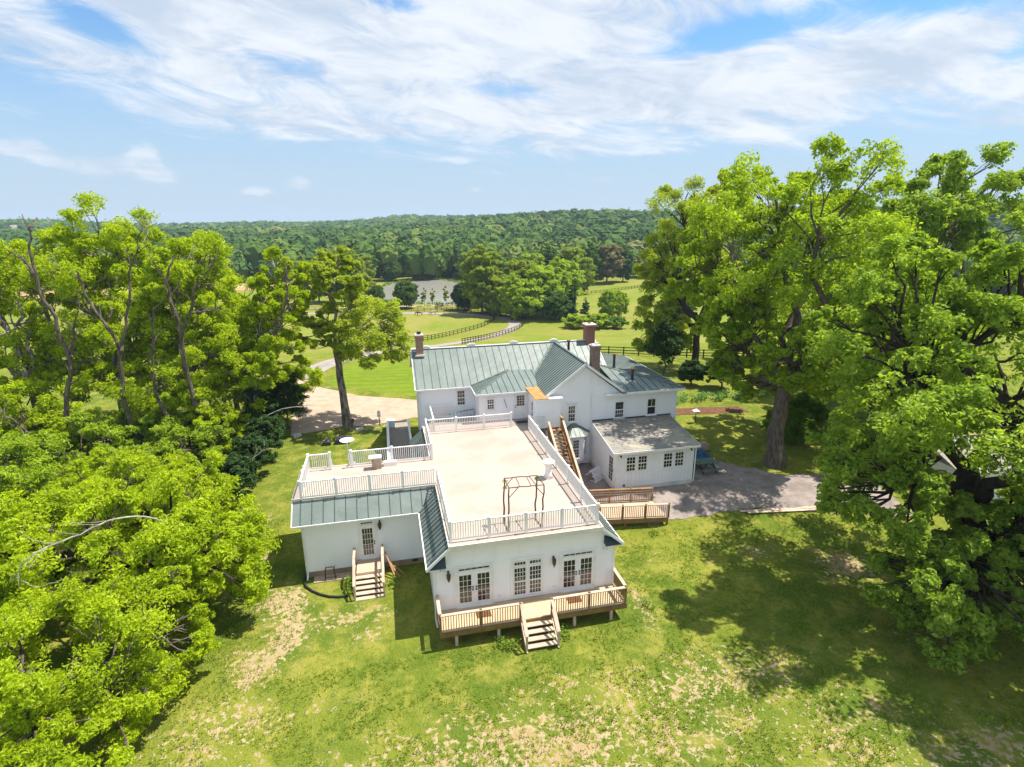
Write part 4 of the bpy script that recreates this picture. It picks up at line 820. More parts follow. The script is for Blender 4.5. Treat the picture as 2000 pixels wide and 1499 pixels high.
# ---------------------------------------------------------------- fences
def fence(label,pts,sp=2.44,h=1.28,rails=4,group='dark board fences of the paddocks',name='board_fence'):
    p=smoothline(pts,2); L_=sum(math.dist(a,b) for a,b in zip(p[:-1],p[1:])); n=max(2,min(98,int(round(L_/sp)))); q=resample(p,n+1)
    c=q[len(q)//2]; f=thing(name,(c[0],c[1],Hz(*c)),label,'fence',group)
    for x,y in q:
        z=Hz(x,y); MB().box(x-.07,x+.07,y-.07,y+.07,z-.3,z+h+.05).build('post',M['fence'],f)
    mb=MB()
    for a,b in zip(q[:-1],q[1:]):
        za,zb=Hz(*a),Hz(*b)
        for k in range(rails): hh=h*(k+.75)/(rails-.1); mb.beam((a[0],a[1],za+hh),(b[0],b[1],zb+hh),.045,.12)
    mb.build('rails',M['fence'],f); return f
fence('dark board fence along the near side of the horse paddock, left of the drive',[(-6,104),(6.0,107.0),(10.5,116.5),(15.5,125.4),(19.8,131.5),(23.5,136.3),(27.5,141.6),(31.0,147.2),(33.6,154),(32.6,161.1),(28.3,167),(22.6,171.0),(12,175.5)],rails=3)
fence('dark board fence behind the grazing horses',[(12,176.5),(4,180.5),(-10.1,186.0),(-24,189)],rails=3)
fence('dark board fence on the outer side of the curved drive',[(14.0,92.0),(21.2,109.0),(28.0,120.6),(33.5,129),(38.6,137.6),(41.8,146.2),(41.2,154.3),(37.6,161),(31,168),(26,171)],rails=3)
fence('dark board fence by the trees at the pond corner',[(30,192),(27.5,190.8),(16.4,184.4),(16.6,179),(24,173.5)],rails=3)
fence('dark board fence behind the right end of the farmhouse',[(20,64),(26,61),(33.0,58.0),(38,53),(44,49.5),(56,45),(70,41)],rails=3)
fence('dark board fence across the far right pasture',[(66,203),(77.4,205.5),(95,211),(113,221),(130,232)],rails=3)
fence('dark board fence far behind the left trees',[(-24,189.5),(-60,197),(-100,204)],rails=3)
# cattle gate post pair
# ---------------------------------------------------------------- horses
def horse(loc,rz,m,label,graze=False):
    o=thing('horse',(0,0,0),label,'horse','horses in the paddock'); bm=bpy.data.meshes.new('horse_body')
    hd=[(.95,0,1.45),(1.25,0,1.72),(1.42,0,1.80),(1.70,0,1.55)] if not graze else [(.95,0,1.25),(1.3,0,.85),(1.42,0,.55),(1.55,0,.22)]
    V=[(-.75,0,1.25),(-.35,0,1.18),(.1,0,1.15),(.55,0,1.22)]+hd; Rr=[(.30,.33),(.30,.34),(.29,.33),(.28,.34),(.19,.24),(.12,.15),(.12,.13),(.07,.07)]
    E=[(i,i+1) for i in range(7)]
    def leg(root,x,s,hind):
        b=len(V)
        if hind: pts=[(x-.02,s*.17,.95),(x+.06,s*.17,.72),(x-.10,s*.17,.50),(x-.05,s*.17,.10),(x+.02,s*.17,.03)]
        else: pts=[(x,s*.16,.85),(x+.02,s*.16,.50),(x,s*.16,.12),(x+.05,s*.16,.03)]
        rs=[(.15,.17),(.10,.10),(.06,.07),(.045,.05),(.06,.06)] if hind else [(.11,.13),(.065,.065),(.045,.045),(.06,.06)]
        V.extend(pts); Rr.extend(rs); E.append((root,b)); E.extend((b+i,b+i+1) for i in range(len(pts)-1))
    leg(0,-.78,1,True); leg(0,-.70,-1,True); leg(3,.55,1,False); leg(3,.66,-1,False)
    bm.from_pydata(V,E,[]); b=bpy.data.objects.new('body',bm); COL.objects.link(b); b.parent=o; bm.materials.append(M[m])
    sk=b.modifiers.new('skin','SKIN'); ss=b.modifiers.new('sub','SUBSURF'); ss.levels=1; ss.render_levels=1; sk.use_smooth_shade=True
    for i,r in enumerate(Rr): bm.skin_vertices[0].data[i].radius=r
    bm.skin_vertices[0].data[0].use_root=True; OFF[b.name]=Vector((0,0,0))
    t=MB().tube([(-1.0,0,1.35),(-1.15,0,1.15),(-1.18,0,.6)],[.05,.08,.03],6).build('tail',M['darkmetal'],o)
    mn=MB()
    a,c=(hd[0],hd[2]); mn.beam((a[0]-.1,0,a[2]+.22),(c[0]-.08,0,c[2]+.13),.05,.16); mn.build('mane',M['darkmetal'],o)
    o.location=loc; o.rotation_euler=(0,0,rz); return o
horse((9.7,167.5,Hz(9.7,167.5)),R(170),'horse','chestnut brown horse standing in the paddock, left of the two',True)
horse((14.4,167.8,Hz(14.4,167.8)),R(195),'horsew','brown and white horse in the paddock, right of the two',True)
# ---------------------------------------------------------------- foliage
def leaf_arrays(rr,C,outw,m,rc,s,flat=.55,asp=.55,upb=.7,outb=.5,rnd=.75,droop=0.):
    """m diamond leaves round every clump centre C; returns V,F"""
    n=len(C); N=n*m; rc=np.broadcast_to(np.asarray(rc,float).reshape(-1,1),(n,1))
    d=rr.randn(n,m,3); d/=np.linalg.norm(d,axis=2,keepdims=True)+1e-9; q=rr.rand(n,m,1)**.45
    P=C[:,None,:]+d*q*rc[:,None,:]*np.array([1,1,flat]); P[...,2]-=droop*rc*(q[...,0]**2)
    nr=d*.35+outw[:,None,:]*outb+np.array([0,0,upb])+rr.randn(n,m,3)*rnd; nr/=np.linalg.norm(nr,axis=2,keepdims=True)+1e-9
    a=np.cross(nr,rr.randn(n,m,3)); a/=np.linalg.norm(a,axis=2,keepdims=True)+1e-9; b=np.cross(nr,a)
    l=s*(.6+.8*rr.rand(n,m,1)); P=P.reshape(N,3);a=(a*l).reshape(N,3)*.5;b=(b*l).reshape(N,3)*.5*asp; bend=(nr*l).reshape(N,3)*.12
    V=np.stack([P-a,P+b+bend,P+a,P-b+bend],1).reshape(-1,3); F=np.arange(4*N).reshape(N,4); return V,F
class Tree:
    def __init__(s,seed): s.r=np.random.RandomState(seed); s.tb=MB(); s.LV=[]; s.n=0; s.LF=[]
    def tube(s,a,b,r0,r1,k=6,segs=4,wob=.06,sag=0.):
        a=np.array(a,float);b=np.array(b,float);L_=np.linalg.norm(b-a); pts=[];rd=[]
        for i in range(segs+1):
            t=i/segs; p=a+(b-a)*t
            if 0<i<segs: p=p+s.r.randn(3)*wob*L_/segs*1.2
            p[2]+=sag*L_*4*t*(1-t); pts.append(p); rd.append(r0+(r1-r0)*t**.8)
        s.tb.tube(pts,rd,k,False); return pts
    def leaves(s,C,out,m,rc,sz,**k):
        V,F=leaf_arrays(s.r,np.asarray(C,float),np.asarray(out,float),m,rc,sz,**k); s.LV.append(V); s.LF.append(F+s.n); s.n+=len(V)
def grow_tree(seed,base,env,tr,h0,nl,nc,ml,leaf,lobe=(.22,.34),limbs=6,twigs=3,trunks=1,lean=(0,0),cf=.34,surf=(.45,.92),kw={},bare=0,roots=True,dmin=-.55,fine=True,thin=.06):
    """env: ellipsoids (cx,cy,cz,rx,ry,rz,weight) relative to base. returns Tree in base coordinates"""
    if fine: nl=int(nl*1.7); nc=int(nc*.72); ml=int(ml*.80); lobe=(lobe[0]*.68,lobe[1]*.82); cf=cf*1.22; leaf=leaf*.93
    T=Tree(seed); r=T.r; w=np.array([float(e[6]) if len(e)>6 else 1. for e in env]); w/=w.sum()
    lobes=[];rad=[];outs=[]; tries=0
    while len(lobes)<nl and tries<nl*60:
        tries+=1; e=env[r.choice(len(env),p=w)]; d=r.randn(3); d/=np.linalg.norm(d); 
        if d[2]<dmin: continue
        f=r.uniform(*surf); ra=np.array(e[3:6]); c=np.array(e[:3])+d*ra*f; lr=r.uniform(*lobe)*min(ra[0],ra[1])
        if c[2]-lr<.2: c[2]=lr+.3
        if any(np.linalg.norm(c-q)<.72*(lr+rq)*.9 for q,rq in zip(lobes,rad)) and tries<nl*40: continue
        lobes.append(c);rad.append(lr); o=(c-np.array(e[:3]))/ra; outs.append(o/(np.linalg.norm(o)+1e-9))
    lobes=np.array(lobes);rad=np.array(rad);outs=np.array(outs)
    top=np.array([lean[0],lean[1],h0]); 
    # trunk with root flare
    pts=[];rd=[]
    for i in range(7):
        t=i/6; p=np.array([lean[0]*t,lean[1]*t,-.4+(h0+.4)*t])+(r.randn(3)*tr*.12 if 0<i<6 else 0); pts.append(p); rd.append(tr*(1.45 if i==0 else 1.12 if i==1 else 1-.28*t))
    T.tb.tube(pts,rd,12,False)
    k=min(limbs,len(lobes)); cen=lobes[r.choice(len(lobes),k,replace=False)]
    for _ in range(6):
        a=np.argmin(((lobes[:,None]-cen[None])**2).sum(2),1); cen=np.array([lobes[a==i].mean(0) if (a==i).any() else cen[i] for i in range(k)])
    for i in range(k):
        idx=np.where(a==i)[0]
        if not len(idx): continue
        st=top+np.array([0,0,-r.uniform(0,.25)*h0*.5]); tip=st+(cen[i]-st)*1.12
        lp=T.tube(st,tip,tr*r.uniform(.42,.6),tr*.12,8,7,.30,.05); lp=np.array(lp)
        for j in idx:
            dd=((lp[1:-1]-lobes[j])**2).sum(1); q=max(1,int(np.argmin(dd))); s0=lp[q]
            br=T.tube(s0,lobes[j]+outs[j]*rad[j]*.25,tr*.20*(1-.09*q)+.02,.03,6,4,.22)
            for _ in range(twigs):
                d=r.randn(3)+outs[j]; d/=np.linalg.norm(d); T.tube(br[r.randint(2,5)],lobes[j]+d*rad[j]*.9,.035+.01*tr,.012,4,2,.15)
    # clumps
    n=len(lobes); d=r.randn(n,nc,3)+outs[:,None]*.55+np.array([0,0,.35]); d/=np.linalg.norm(d,axis=2,keepdims=True); f=r.uniform(.35,1.08,(n,nc,1))
    C=(lobes[:,None]+d*rad[:,None,None]*f*np.array([1,1,.8])).reshape(-1,3); O=d.reshape(-1,3); C[:,2]=np.maximum(C[:,2],.25)
    RC=np.repeat(rad,nc)*cf*r.uniform(.7,1.3,n*nc); keep=r.rand(n*nc)>thin
    T.leaves(C[keep],O[keep],ml,RC[keep],leaf,**kw)
    for _ in range(bare):
        j=r.randint(n); dd=outs[j]+r.randn(3)*.3; dd/=np.linalg.norm(dd); e=lobes[j]+dd*rad[j]*1.9; br=T.tube(lobes[j],e,.06,.015,5,4,.3)
        for q in range(5): T.tube(br[r.randint(1,5)],e+r.randn(3)*rad[j]*.4,.02,.008,4,2,.2)
    return T
def tree_obj(T,name,base,label,cat,group,leafm,barkm,s=1.,rz=0.):
    o=thing(name,base,label,cat,group,rz); o.scale=(s,s,s)
    me=np_mesh('trunk',np.array(T.tb.v),T.tb.f,[M[barkm]],smooth=True); t=bpy.data.objects.new('trunk',me); COL.objects.link(t); t.parent=o
    me=np_mesh('crown',np.concatenate(T.LV),np.concatenate(T.LF),[L[leafm]]); c=bpy.data.objects.new('crown',me); COL.objects.link(c); c.parent=o
    return o
def plant(seed,base,env,label,leafm='mid',barkm='bark',tr=.4,h0=4.,nl=26,nc=22,ml=60,leaf=.24,name='broadleaf_tree',cat='tree',group=None,**k):
    b=(base[0],base[1],Hz(base[0],base[1])); env=[(e[0]-b[0],e[1]-b[1],e[2]-b[2],*e[3:]) for e in env]
    return tree_obj(grow_tree(seed,b,env,tr,h0,nl,nc,ml,leaf,**k),name,b,label,cat,group,leafm,barkm)
LK=dict(flat=.8,upb=.45,rnd=.85,droop=.3,asp=.42)
# --- left group
plant(11,(-13.6,4.2),[(-15.5,4.6,3.9,6.6,5.2,3.6,3),(-11.6,3.4,3.7,3.4,3.6,3.0,1.4)],'big near walnut tree with dark trunk and bleached dead limbs, lower left','lime','barkd',.75,3.6,46,30,78,.24,'walnut_tree',kw=LK,thin=.24,bare=6,cf=.33)
plant(12,(-15.5,-2.2),[(-15.3,-2.4,3.0,4.9,4.2,3.6,2),(-11.8,-.8,2.6,2.4,2.4,2.4,.8),(-14.2,-4.9,1.9,3.4,2.4,2.2,1.1)],'dense leafy young tree filling the bottom left corner','lime','bark',.22,1.6,50,26,80,.17,'young_tree',thin=.16,kw=LK,cf=.36)
plant(13,(-22,4),[(-22.0,4.,3.6,5,5,4.0)],'leafy walnut tree at the left edge behind the near walnut','lime','bark',.35,3.,30,24,64,.24,'walnut_tree',kw=LK)
TALL=dict(kw=LK,cf=.36,limbs=7,twigs=3,surf=(.15,1.0),lobe=(.20,.32))
plant(14,(-30,27),[(-31.5,31,15.5,6.0,5.5,6.4,2),(-31,28,8,6.5,5,6,1.4)],'tall walnut tree with a long reddish bare limb, leftmost','lime','barkl',.5,6.5,44,22,60,.30,'walnut_tree',**TALL)
plant(15,(-24,27.5),[(-23.2,30,16.2,5.8,5,6.2,2),(-24,28,8.5,5.8,5,6,1.5)],'tall walnut tree with forked grey trunk left of centre in the left group','lime','barkl',.42,7.5,66,24,60,.27,'walnut_tree',bare=3,**TALL)
plant(16,(-18.0,26.5),[(-17,29,14.2,4.8,4.6,5.8,2),(-17,26,7.5,5.4,4.5,5.6,1.5)],'tall walnut tree third from the left, crown ending below the ridge','lime','barkl',.36,7.0,60,24,60,.27,'walnut_tree',**TALL)
plant(17,(-14.0,25.2),[(-10.3,27.2,14.2,2.9,2.5,4.2,1.8),(-12.4,26,8.6,3.8,3,4.6,1.8)],'narrow walnut tree leaning right towards the shade tree','lime','barkl',.25,7.0,54,26,62,.25,'walnut_tree',lean=(1.6,.3),**TALL)
plant(43,(-16.5,33),[(-14.5,33.5,10,4.6,4,6.0,2),(-12,33,5,4,3.5,4,1)],'leafy walnut tree behind the narrow leaning one, next to the shade tree','lime','barkl',.28,5,44,24,60,.28,'walnut_tree',**TALL)
plant(44,(-26,36),[(-25,36,9,8,4,7.5,2)],'bushy tree closing the gap behind the tall walnuts','lime','bark',.3,4,44,24,56,.32,'understorey_tree',**TALL)
plant(45,(-28,23),[(-28,22.5,4.2,4.2,3,4.0)],'leafy sapling between the two left tall walnut trunks','lime','bark',.2,2.,26,20,56,.25,'understorey_tree',kw=LK)
plant(46,(-21.5,24),[(-21.3,24,4.2,3.6,3,3.8)],'leafy sapling between the middle tall walnut trunks','mid','bark',.2,2.,26,20,56,.25,'understorey_tree',kw=LK)
plant(47,(-34,22),[(-34,22,4.6,4.6,3.6,4.4)],'leafy sapling at the left frame edge under the tall walnuts','lime','bark',.2,2.,26,20,56,.25,'understorey_tree',kw=LK)
plant(48,(-15.6,23.6),[(-15.6,23.2,3.6,3.2,2.6,3.6)],'bright sapling just left of the dark hedge bushes','lime','bark',.2,2.,24,20,56,.24,'understorey_tree',kw=LK)
plant(18,(-19.5,14.5),[(-19.5,14.5,3.0,5.0,4.4,2.9)],'low spreading tree between the near walnut and the tall walnuts','lime','bark',.35,2.8,30,22,60,.25,'understorey_tree',kw=LK)
plant(19,(-29,16),[(-29,16,3.6,6,5,3.6)],'leafy tree at the left edge in front of the tall walnuts','mid','bark',.35,3.,30,22,60,.28,'understorey_tree',kw=LK)
plant(20,(-14.2,10.5),[(-14.2,10.8,3.4,2.9,3.2,3.2)],'rounded bright green sapling thicket beside the lawn, nearest the left wing','lime','bark',.16,1.4,24,20,60,.2,'understorey_tree',kw=LK)
plant(21,(-17.6,20.5),[(-17.4,20.5,3.0,4.,3.6,2.8)],'leafy understorey tree behind the dark hedge bushes','mid','bark',.22,2.,26,20,60,.24,'understorey_tree',kw=LK)
plant(41,(-25,21),[(-25,21,3.6,4.6,3.6,3.6)],'shaded understorey tree among the trunks of the tall walnuts','mid','bark',.22,2.,24,20,56,.26,'understorey_tree',kw=LK)
HK=dict(flat=.8,upb=.5,outb=.8,rnd=.55,asp=.6)
for i,(x,y,r_,h_,lb) in enumerate(((-11.3,29.3,1.9,6.0,'dark evergreen bush at the forecourt corner, tallest of the hedge'),(-12.7,25.6,1.9,5.4,'dark evergreen bush second from the forecourt in the hedge'),(-11.9,22.0,1.5,3.9,'dark evergreen bush in the middle of the hedge'),(-12.2,18.6,1.6,3.6,'dark evergreen bush second from the near end of the hedge'),(-12.6,15.2,1.5,3.2,'dark evergreen bush at the near end of the hedge'))):
    plant(30+i,(x,y),[(x,y,1.4+h_*.5,r_,r_,h_*.52)],lb,'dark','bark',.12,.8,22,18,70,.16,'evergreen_bush','bush','dark bushes in a row left of the lawn',kw=HK,limbs=4,twigs=0,surf=(.3,.8),lobe=(.35,.5))
# shade tree
plant(22,(-5.7,28.3),[(-3.6,28.9,11.3,4.6,4.4,3.3,2.3),(-5.6,29.2,15.2,2.7,2.7,3.4,1.1),(-3.2,27.6,8.8,4.0,3.2,1.9,.9),(-7.8,29.4,10.3,2.2,2.4,2.4,.6)],'pale trunked shade tree standing alone at the forecourt edge','olive','barkl',.40,7.6,60,26,56,.25,'shade_tree',thin=.22,kw=dict(flat=.65,upb=.5,rnd=.85,droop=.3,asp=.6),bare=2,limbs=6,cf=.36,lean=(-.5,.2))
# --- right group
MK=dict(flat=.8,upb=.45,rnd=.85,droop=.3,asp=.55)
plant(23,(27.9,11.1),[(30.0,13.5,17.5,8.6,7.5,8.6,3.2),(24.8,14.5,12.5,4.0,4,4.2,1),(25.2,19.5,15.5,3.8,4,4.2,.9),(34.5,15,20,5.5,5,5,1),(31,10,9.5,5.5,4.5,4,.7),(26.6,15,8.4,3.2,3,3.4,.6),(27.2,9.3,9.0,3.4,2.4,2.6,.7),(35,20,9,4,4,4,.6)],'massive old maple with a thick furrowed trunk right of the sunroom','mid','bark',.68,6.2,96,25,62,.31,'maple_tree',kw=MK,limbs=8,cf=.33,lean=(.3,.3),surf=(.25,.97),bare=2)
plant(24,(36.5,38),[(38.0,43,17.5,6.6,6,9.5,2.4),(33.4,43,12.0,3.8,4,8.6,1.8),(34,41,6,4.2,3.6,4.6,1.5),(43.8,45,23,3.6,3.4,4.4,.8)],'tall airy olive green tree behind the right end of the farmhouse','olive','barkd',.5,7.,84,24,62,.33,'weeping_tree',kw=dict(flat=.9,upb=.4,rnd=.9,droop=.9,asp=.4),limbs=7,cf=.4,surf=(.25,.97),bare=3)
plant(25,(50,20.5),[(53,21,19.5,6.5,6.,7.,2),(47,20,12,6,5,5,1.2)],'tall dark green maple at the right edge, highest crown against the sky','deep','bark',.6,7.,52,24,60,.36,'maple_tree',kw=MK,limbs=7,bare=2,surf=(.25,.97))
plant(26,(28.3,-3.6),[(27.6,-3.2,11.3,8.6,7.2,7.6,3.2),(23.4,-2.8,6.6,4.2,4.2,3.8,1.2),(24.4,-1.5,15.5,5.0,4.4,5.2,1.3),(24.2,-7.0,2.9,3.8,3.2,2.8,2.0),(27.5,-6.5,5.5,4,3,3.5,1.2),(31,-7,4.6,4.5,3.6,3.6,1.0),(27,-8.3,3.6,3.2,3.0,2.8,.8)],'huge near maple with low sweeping limbs filling the right side','deep','barkd',.8,4.6,120,27,74,.26,'maple_tree',thin=.2,kw=MK,limbs=9,cf=.31,surf=(.3,.98),bare=4)
plant(27,(39,12.5),[(37.5,13,10,6.8,6,7.4,2),(43,13,7,4,4,4,1)],'leafy maple filling the gap between the old trunk and the right edge','mid','bark',.42,3.6,60,24,60,.31,'maple_tree',kw=MK,limbs=6)
plant(28,(60,33),[(59,34,13,6.5,6,7)],'bushy slender-stemmed tree right of the old maple, farther back','deep','barkl',.3,5.,34,20,56,.38,'slender_tree',kw=MK)
plant(29,(46,24),[(46,25,9.5,6,5.5,6.5)],'leafy tree behind the old maple trunk, on the right','mid','bark',.35,4.,34,20,56,.36,'understorey_tree',kw=MK)
plant(36,(52,44),[(52,45,9,5.5,5,6)],'rounded tree on the fence line behind the old maple','mid','bark',.3,4.,30,18,54,.4,'understorey_tree',kw=MK)
plant(42,(33.5,-11),[(33,-11.2,5.5,4.5,3.6,4.6,1),(28.5,-10.5,11.5,5.4,4.2,5.5,1.3)],'dense leafy tree at the right edge nearest the camera','deep','bark',.36,4.4,54,22,60,.26,'understorey_tree',kw=MK)
for i,(x,y,r_,h_,lm,lb) in enumerate(((31.8,37.2,2.3,8.0,'dark','dark conifer-like tree just behind the right end of the green roof'),(33.2,33.0,1.6,3.0,'dark','dark round bush left of the mulch strip in the shade'),(36.0,31.0,1.9,4.6,'dark','tall dark bush in the shade behind the mulch strip'),(62.5,37,2.6,4.2,'purple','purple leaved plum bush among the right trees'),(32.5,15.5,2.3,2.6,'shrub','green shrub right behind the massive trunk'),(36,18,2.4,3.0,'shrub','green shrub farther right behind the massive trunk'),(23.5,29.5,1.6,2.3,'hosta','broad leaved bush by the right back corner of the farmhouse'))):
    z=Hz(x,y); plant(50+i,(x,y),[(x,y,z+h_*.52,r_,r_,h_*.52)],lb,lm,'bark',.14,.7,20,18,64,.22,'garden_bush','bush',None,kw=HK,limbs=4,twigs=0,surf=(.3,.8),lobe=(.35,.5))
def lowplant(seed,spots,h,s,lm,name,label,cat,group=None,kind=None):
    rr=np.random.RandomState(seed); C=np.array([(x,y,Hz(x,y)+h*.45) for x,y in spots]); O=np.tile([0,0,1.],(len(C),1))
    V,F=leaf_arrays(rr,C,O,46,h*.75,s,flat=.7,upb=.5,rnd=.8,asp=.6); b=C.mean(0); b[2]-=h*.45
    me=np_mesh(name,V-b,F,[L[lm]]); o=bpy.data.objects.new(name,me); COL.objects.link(o); o.location=b; tag(o,label,cat,group,kind)
lowplant(1,[(27.8+i*.62+((i*7)%3)*.15,27.1+((i*5)%4)*.38) for i in range(22)],.9,.28,'hosta','hosta_bed',None,None,kind='stuff')
lowplant(2,[(3.18,-2.2),(3.5,-2.35),(2.9,-2.1)],.55,.13,'shrub','weed_clump','bright weed clump under the deck left of the front stair','plant')
lowplant(3,[(5.95,-2.05),(6.15,-2.2)],.55,.13,'shrub','weed_clump','weed clump right of the foot of the front stair','plant')
lowplant(4,[(-2.2,4.0),(-2.05,4.35)],.5,.13,'shrub','weed_clump','weeds growing beside the loose boards at the side steps','plant')
lowplant(5,[(-4.5,4.3),(-4.55,3.7),(-4.7,4.9)],.55,.13,'shrub','weed_clump','dark weeds left of the side steps','plant')
lowplant(6,[(14.6,5.1)],.45,.13,'shrub','garden_shrub','small dark shrub at the foot of the timber walkway','plant')
lowplant(7,[(11.1,-.8),(11.2,-1.2)],.4,.12,'shrub','garden_shrub','small shrub beyond the right end of the front deck','plant')
lowplant(8,[(-7.0,24.6),(-6.8,24.9),(-7.3,24.8)],1.3,.16,'lime','young_shrub','bright sapling beside the planter trough','plant')
lowplant(9,[(13.9,14.2),(14.2,13.7)],.45,.14,'shrub','garden_shrub','small plant in the corner between bay and sunroom','plant')
lowplant(10,[(11.6,5.6),(11.9,5.5)],.3,.10,'shrub','garden_shrub','small dark weed under the near end of the timber walkway','plant')
# bleached dead branches
def branch(pts,r0,seed,label,n=7,L_=1.,m='dead'):
    rr=random.Random(seed); P=[Vector(p) for p in smooth3(pts)]; P=[P[0]]+[p+Vector((rr.uniform(-1,1),rr.uniform(-1,1),rr.uniform(-1,1)))*min(.11,r0*.9) for p in P[1:]]; mb=MB(); k=len(P); mb.tube(P,[r0*(1-.8*i/(k-1)) for i in range(k)],7)
    for i in range(n):
        q=rr.randint(k//4,k-2); d=(P[q+1]-P[q]).normalized()+Vector((rr.uniform(-.9,.9),rr.uniform(-.9,.9),rr.uniform(-.3,.9))); l=L_*rr.uniform(.4,1.)
        a=P[q]; b=a+d*l*.5; c=b+(d+Vector((rr.uniform(-.5,.5),rr.uniform(-.5,.5),rr.uniform(-.2,.5))))*l*.5; mb.tube([a,b,c],[r0*.3,r0*.2,r0*.06],5)
        for w in range(3): e=b+(c-b)*rr.random(); mb.tube([e,e+Vector((rr.uniform(-1,1),rr.uniform(-1,1),rr.uniform(-.3,1)))*l*.28],[r0*.12,r0*.04],4)
    return mb
def smooth3(pts):
    p=[Vector(q) for q in pts]
    for _ in range(2):
        q=[p[0]]
        for a,b in zip(p[:-1],p[1:]): q+=[a*.75+b*.25,a*.25+b*.75]
        p=q+[p[-1]]
    return p
byname={o['label']:o for o in COL.objects if 'label' in o}
def deadlimb(treelabel,pts,r0,seed,n=7,L_=1.):
    t=byname[treelabel]; OFF[t.name]=Vector(t.location); branch(pts,r0,seed,'',n,L_).build('dead_limb',M['dead'],t)
DL1=[(-17.5,23.5,3.0),(-15.87,23,3.35),(-13.4,23,4.25),(-10.68,23,5.37),(-8.44,23,5.54),(-7.6,23,5.5)]
DL2=[(-15.6,17,2.3),(-13.73,17,2.92),(-12.46,17,3.31),(-11.33,17,3.89),(-10.7,17,4.3)]
DL3=[(-12.6,4.2,5.2),(-13.0,2.6,6.9),(-14.18,1.8,7.4),(-15.44,1.0,7.1),(-16.48,.6,6.9),(-17.3,.4,6.5),(-17.6,.4,5.8),(-17.1,.4,5.2),(-16.1,.4,5.35)]
deadlimb('narrow walnut tree leaning right towards the shade tree',DL1,.06,1,4,1.2)
deadlimb('low spreading tree between the near walnut and the tall walnuts',DL2,.06,2,4,.9)
deadlimb('big near walnut tree with dark trunk and bleached dead limbs, lower left',DL3,.045,3,14,1.1)
def limb(treelabel,pts,r0,seed):
    t=byname[treelabel]; OFF[t.name]=Vector(t.location); branch(pts,r0,seed,'',8,1.3).build('limb',M['bark'],t)
# bare limbs that show in front of the left crowns
limb('tall walnut tree with a long reddish bare limb, leftmost',[(-30, 27, 1.5), (-26.04, 22.5, 1.28), (-26.12, 22.5, 4.73), (-25.23, 22.5, 8.37), (-24.6, 22.5, 10.71), (-25.15, 22.5, 14.18), (-25.7, 22.5, 16.76), (-25.44, 22.5, 18.88), (-25.08, 22.5, 20.26)],0.24,50)
limb('tall walnut tree with a long reddish bare limb, leftmost',[(-25.6, 22.3, 16.77), (-25.98, 22.3, 18.02), (-26.73, 22.3, 18.39)],0.13,51)
limb('tall walnut tree with a long reddish bare limb, leftmost',[(-24.6, 22.5, 10.71), (-23.89, 22.5, 12.61), (-23.46, 22.5, 14.48)],0.13,52)
limb('tall walnut tree with forked grey trunk left of centre in the left group',[(-24, 27.4, 1.5), (-21.02, 22.5, 2.06), (-21.41, 22.5, 4.72), (-21.74, 22.5, 7.28), (-21.27, 22.5, 10.9), (-21.59, 22.5, 12.88), (-22.67, 22.5, 14.83), (-22.96, 22.5, 17.05)],0.24,53)
limb('tall walnut tree with forked grey trunk left of centre in the left group',[(-21.18, 22.3, 10.94), (-20.13, 22.3, 14.0), (-19.6, 22.3, 16.61), (-18.75, 22.3, 18.42), (-18.21, 22.3, 20.2)],0.13,54)
limb('tall walnut tree third from the left, crown ending below the ridge',[(-18, 26.4, 1.6), (-18.68, 22.6, 1.77), (-18.86, 22.6, 5.32), (-19.53, 22.6, 7.92), (-19.13, 22.6, 11.16), (-18.4, 22.6, 14.27)],0.24,55)
limb('tall walnut tree third from the left, crown ending below the ridge',[(-18, 26.4, 1.6), (-16.28, 22.4, 4.73), (-17.05, 22.4, 9.45), (-16.9, 22.4, 12.28), (-16.9, 22.4, 13.85), (-17.4, 22.4, 15.78), (-16.49, 22.4, 18.0)],0.24,56)
limb('tall walnut tree third from the left, crown ending below the ridge',[(-16.87, 22.3, 12.29), (-15.82, 22.3, 13.82), (-15.42, 22.3, 15.73), (-14.31, 22.3, 16.84), (-13.45, 22.3, 17.95)],0.13,57)
limb('tall walnut tree third from the left, crown ending below the ridge',[(-15.8, 22.2, 13.75), (-14.89, 22.2, 13.87), (-13.78, 22.2, 14.14)],0.13,58)
limb('narrow walnut tree leaning right towards the shade tree',[(-10.17, 23.5, 12.15), (-9.4, 23.5, 13.78), (-8.95, 23.5, 15.4), (-9.0, 23.5, 17.01)],0.13,59)
limb('tall walnut tree with a long reddish bare limb, leftmost',[(-26.0, 21.0, 3.23), (-27.53, 21.0, 5.43), (-28.99, 21.0, 7.54)],0.13,60)
limb('tall walnut tree with a long reddish bare limb, leftmost',[(-25.48, 20.8, 2.01), (-27.58, 20.8, 4.71), (-28.19, 20.8, 6.37)],0.13,61)
